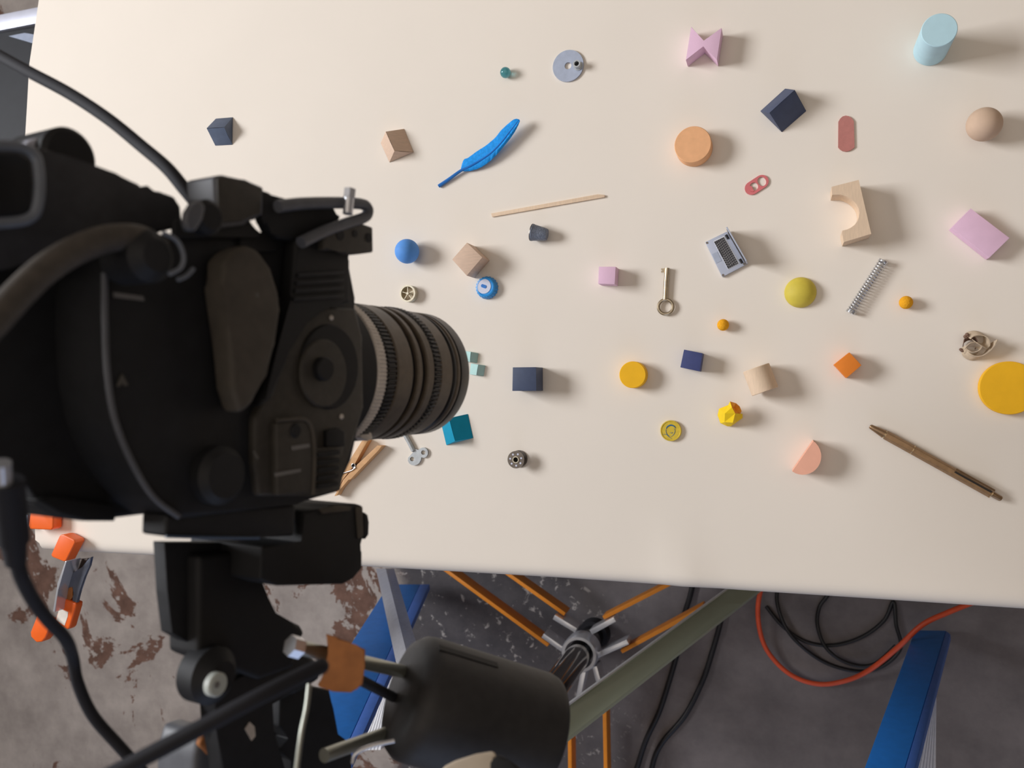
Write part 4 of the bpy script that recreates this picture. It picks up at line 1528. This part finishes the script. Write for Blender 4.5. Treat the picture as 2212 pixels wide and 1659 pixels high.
# counterweight
p, q_ = atd(866, 1498, .47), atd(1172, 1584, .50)
Lw = (q_ - p).length
Rw = 128 * .485 / FPX
bm = nb()
add_lathe(bm, p, q_ - p, [(0, Rw * .72), (.002, Rw * .88), (.007, Rw * .985), (.012, Rw), (Lw - .006, Rw * 1.0), (Lw - .002, Rw * .97), (Lw, Rw * .9)], 64)
cw = obj('counterweight', bm, 'weight', tp_, smooth=45)
axw = (q_ - p).normalized()
toC = (CAM - (p + q_) / 2).normalized()
toC = (toC - axw * toC.dot(axw)).normalized()
sw = axw.cross(toC)
if sw.y < 0:
    sw = -sw
bm = nb()
dirn = (sw * .82 + toC * .57).normalized()
add_box(bm, p + axw * Lw * .28 + dirn * Rw * .995, axw, axw.cross(dirn), dirn, Lw * .40, .0045, .0012)
obj('slot', bm, 'camblack', cw, smooth=0)
# centre column and bowl of the tripod
slab('bowl', [(436, 1585), (475, 1572), (478, 1650), (478, 1720), (418, 1720), (424, 1630)], -.004, .03, 'camgrey', tp_, .004)
slab('bowl_cap', [(432, 1610), (440, 1588), (474, 1580), (476, 1636), (450, 1632)], -.0025, .004, 'tape', tp_, .0015)
bm = nb()
cb = atz(560, 1800, 0)
add_lathe(bm, Vector((cb.x - .12, cb.y - .02, 0)), Z, [(0, .09), (.02, .09), (.03, .03), (.9, .03)], 32)
obj('base_column', bm, 'cambody', tp_)
wr = thing('control_wire', 'thin pale wire hanging in front of the tripod arm', 'wire', atd(650, 1560, .36))
bm = nb()
add_tube(bm, [atd(668, 1478, .355), atd(662, 1530, .35), atd(650, 1590, .345), atd(636, 1700, .34)], .0011, 8, smooth_k=5)
obj('strand', bm, 'galv', wr, smooth=60)

# pale thing at the very bottom, in front of the weight
fl_ = thing('rolled_cloth', 'pale beige rolled cloth with a black strap under the counterweight', 'cloth', atd(1010, 1680, .40))
bm = nb()
cpoly = [(930, 1720), (958, 1656), (985, 1642), (1030, 1628), (1066, 1622), (1074, 1634), (1052, 1660), (1046, 1720)]
add_loft(bm, [atd(x, y, .395) for x, y in cpoly], [atd(x, y, .415) for x, y in cpoly])
obj('fold', bevel(bm, .003, 3), 'cloth', fl_)
bm = nb()
cpoly = [(1056, 1720), (1058, 1646), (1076, 1628), (1100, 1642), (1130, 1662), (1160, 1720)]
add_loft(bm, [atd(x, y, .394) for x, y in cpoly], [atd(x, y, .414) for x, y in cpoly])
obj('strap', bevel(bm, .002, 2), 'camblack', fl_)

# ------------------------------------------------------------------ light
def area(name, loc, rot, sx, sy, power, color):
    l = bpy.data.lights.new(name, 'AREA')
    l.shape = 'RECTANGLE'
    l.size, l.size_y = sx, sy
    l.energy = power
    l.color = color
    o = bpy.data.objects.new(name, l)
    COL.objects.link(o)
    o.location = loc
    o.rotation_euler = rot
    return o


area('window_daylight', (RX0 + 0.02, (WY0 + WY1) / 2, (WZ0 + WZ1) / 2), (0, math.radians(-90), 0), 1.1, 1.15, 100, (0.955, 0.968, 1.0))
area('ceiling_fill', (0.6, 0.2, RH - 0.03), (0, 0, 0), 3.6, 3.6, 19, (1.0, 0.86, 0.70))
area('front_blue_fill', (0.2, RY0 + 0.03, 1.3), (math.radians(90), 0, 0), 2.0, 2.0, 14, (0.5, 0.66, 1.0))  # added blue fill that tints the paper's front rim; its source is unseen

wd = bpy.data.worlds.new('sky')
sc.world = wd
wd.use_nodes = True
bg = wd.node_tree.nodes['Background']
sky = wd.node_tree.nodes.new('ShaderNodeTexSky')
sky.sky_type = 'HOSEK_WILKIE'
wd.node_tree.links.new(sky.outputs['Color'], bg.inputs['Color'])
bg.inputs['Strength'].default_value = 0.6

# ------------------------------------------------------------------ the photographer's camera
cd = bpy.data.cameras.new('camera')
cd.sensor_fit = 'HORIZONTAL'
cd.sensor_width = 36
cd.lens = FPX / 2212 * 36
cd.clip_start = 0.02
cd.dof.use_dof = True
cd.dof.focus_distance = 0.82
cd.dof.aperture_fstop = cd.lens / 3.2
co_ = bpy.data.objects.new('camera', cd)
COL.objects.link(co_)
co_.location = CAM
co_.rotation_euler = (0, TH, 0)
sc.camera = co_
sc.view_settings.view_transform = 'Standard'
sc.view_settings.look = 'None'
sc.view_settings.exposure = 0
sc.cycles.max_bounces = 8
sc.cycles.use_denoising = True
bpy.context.view_layer.update()
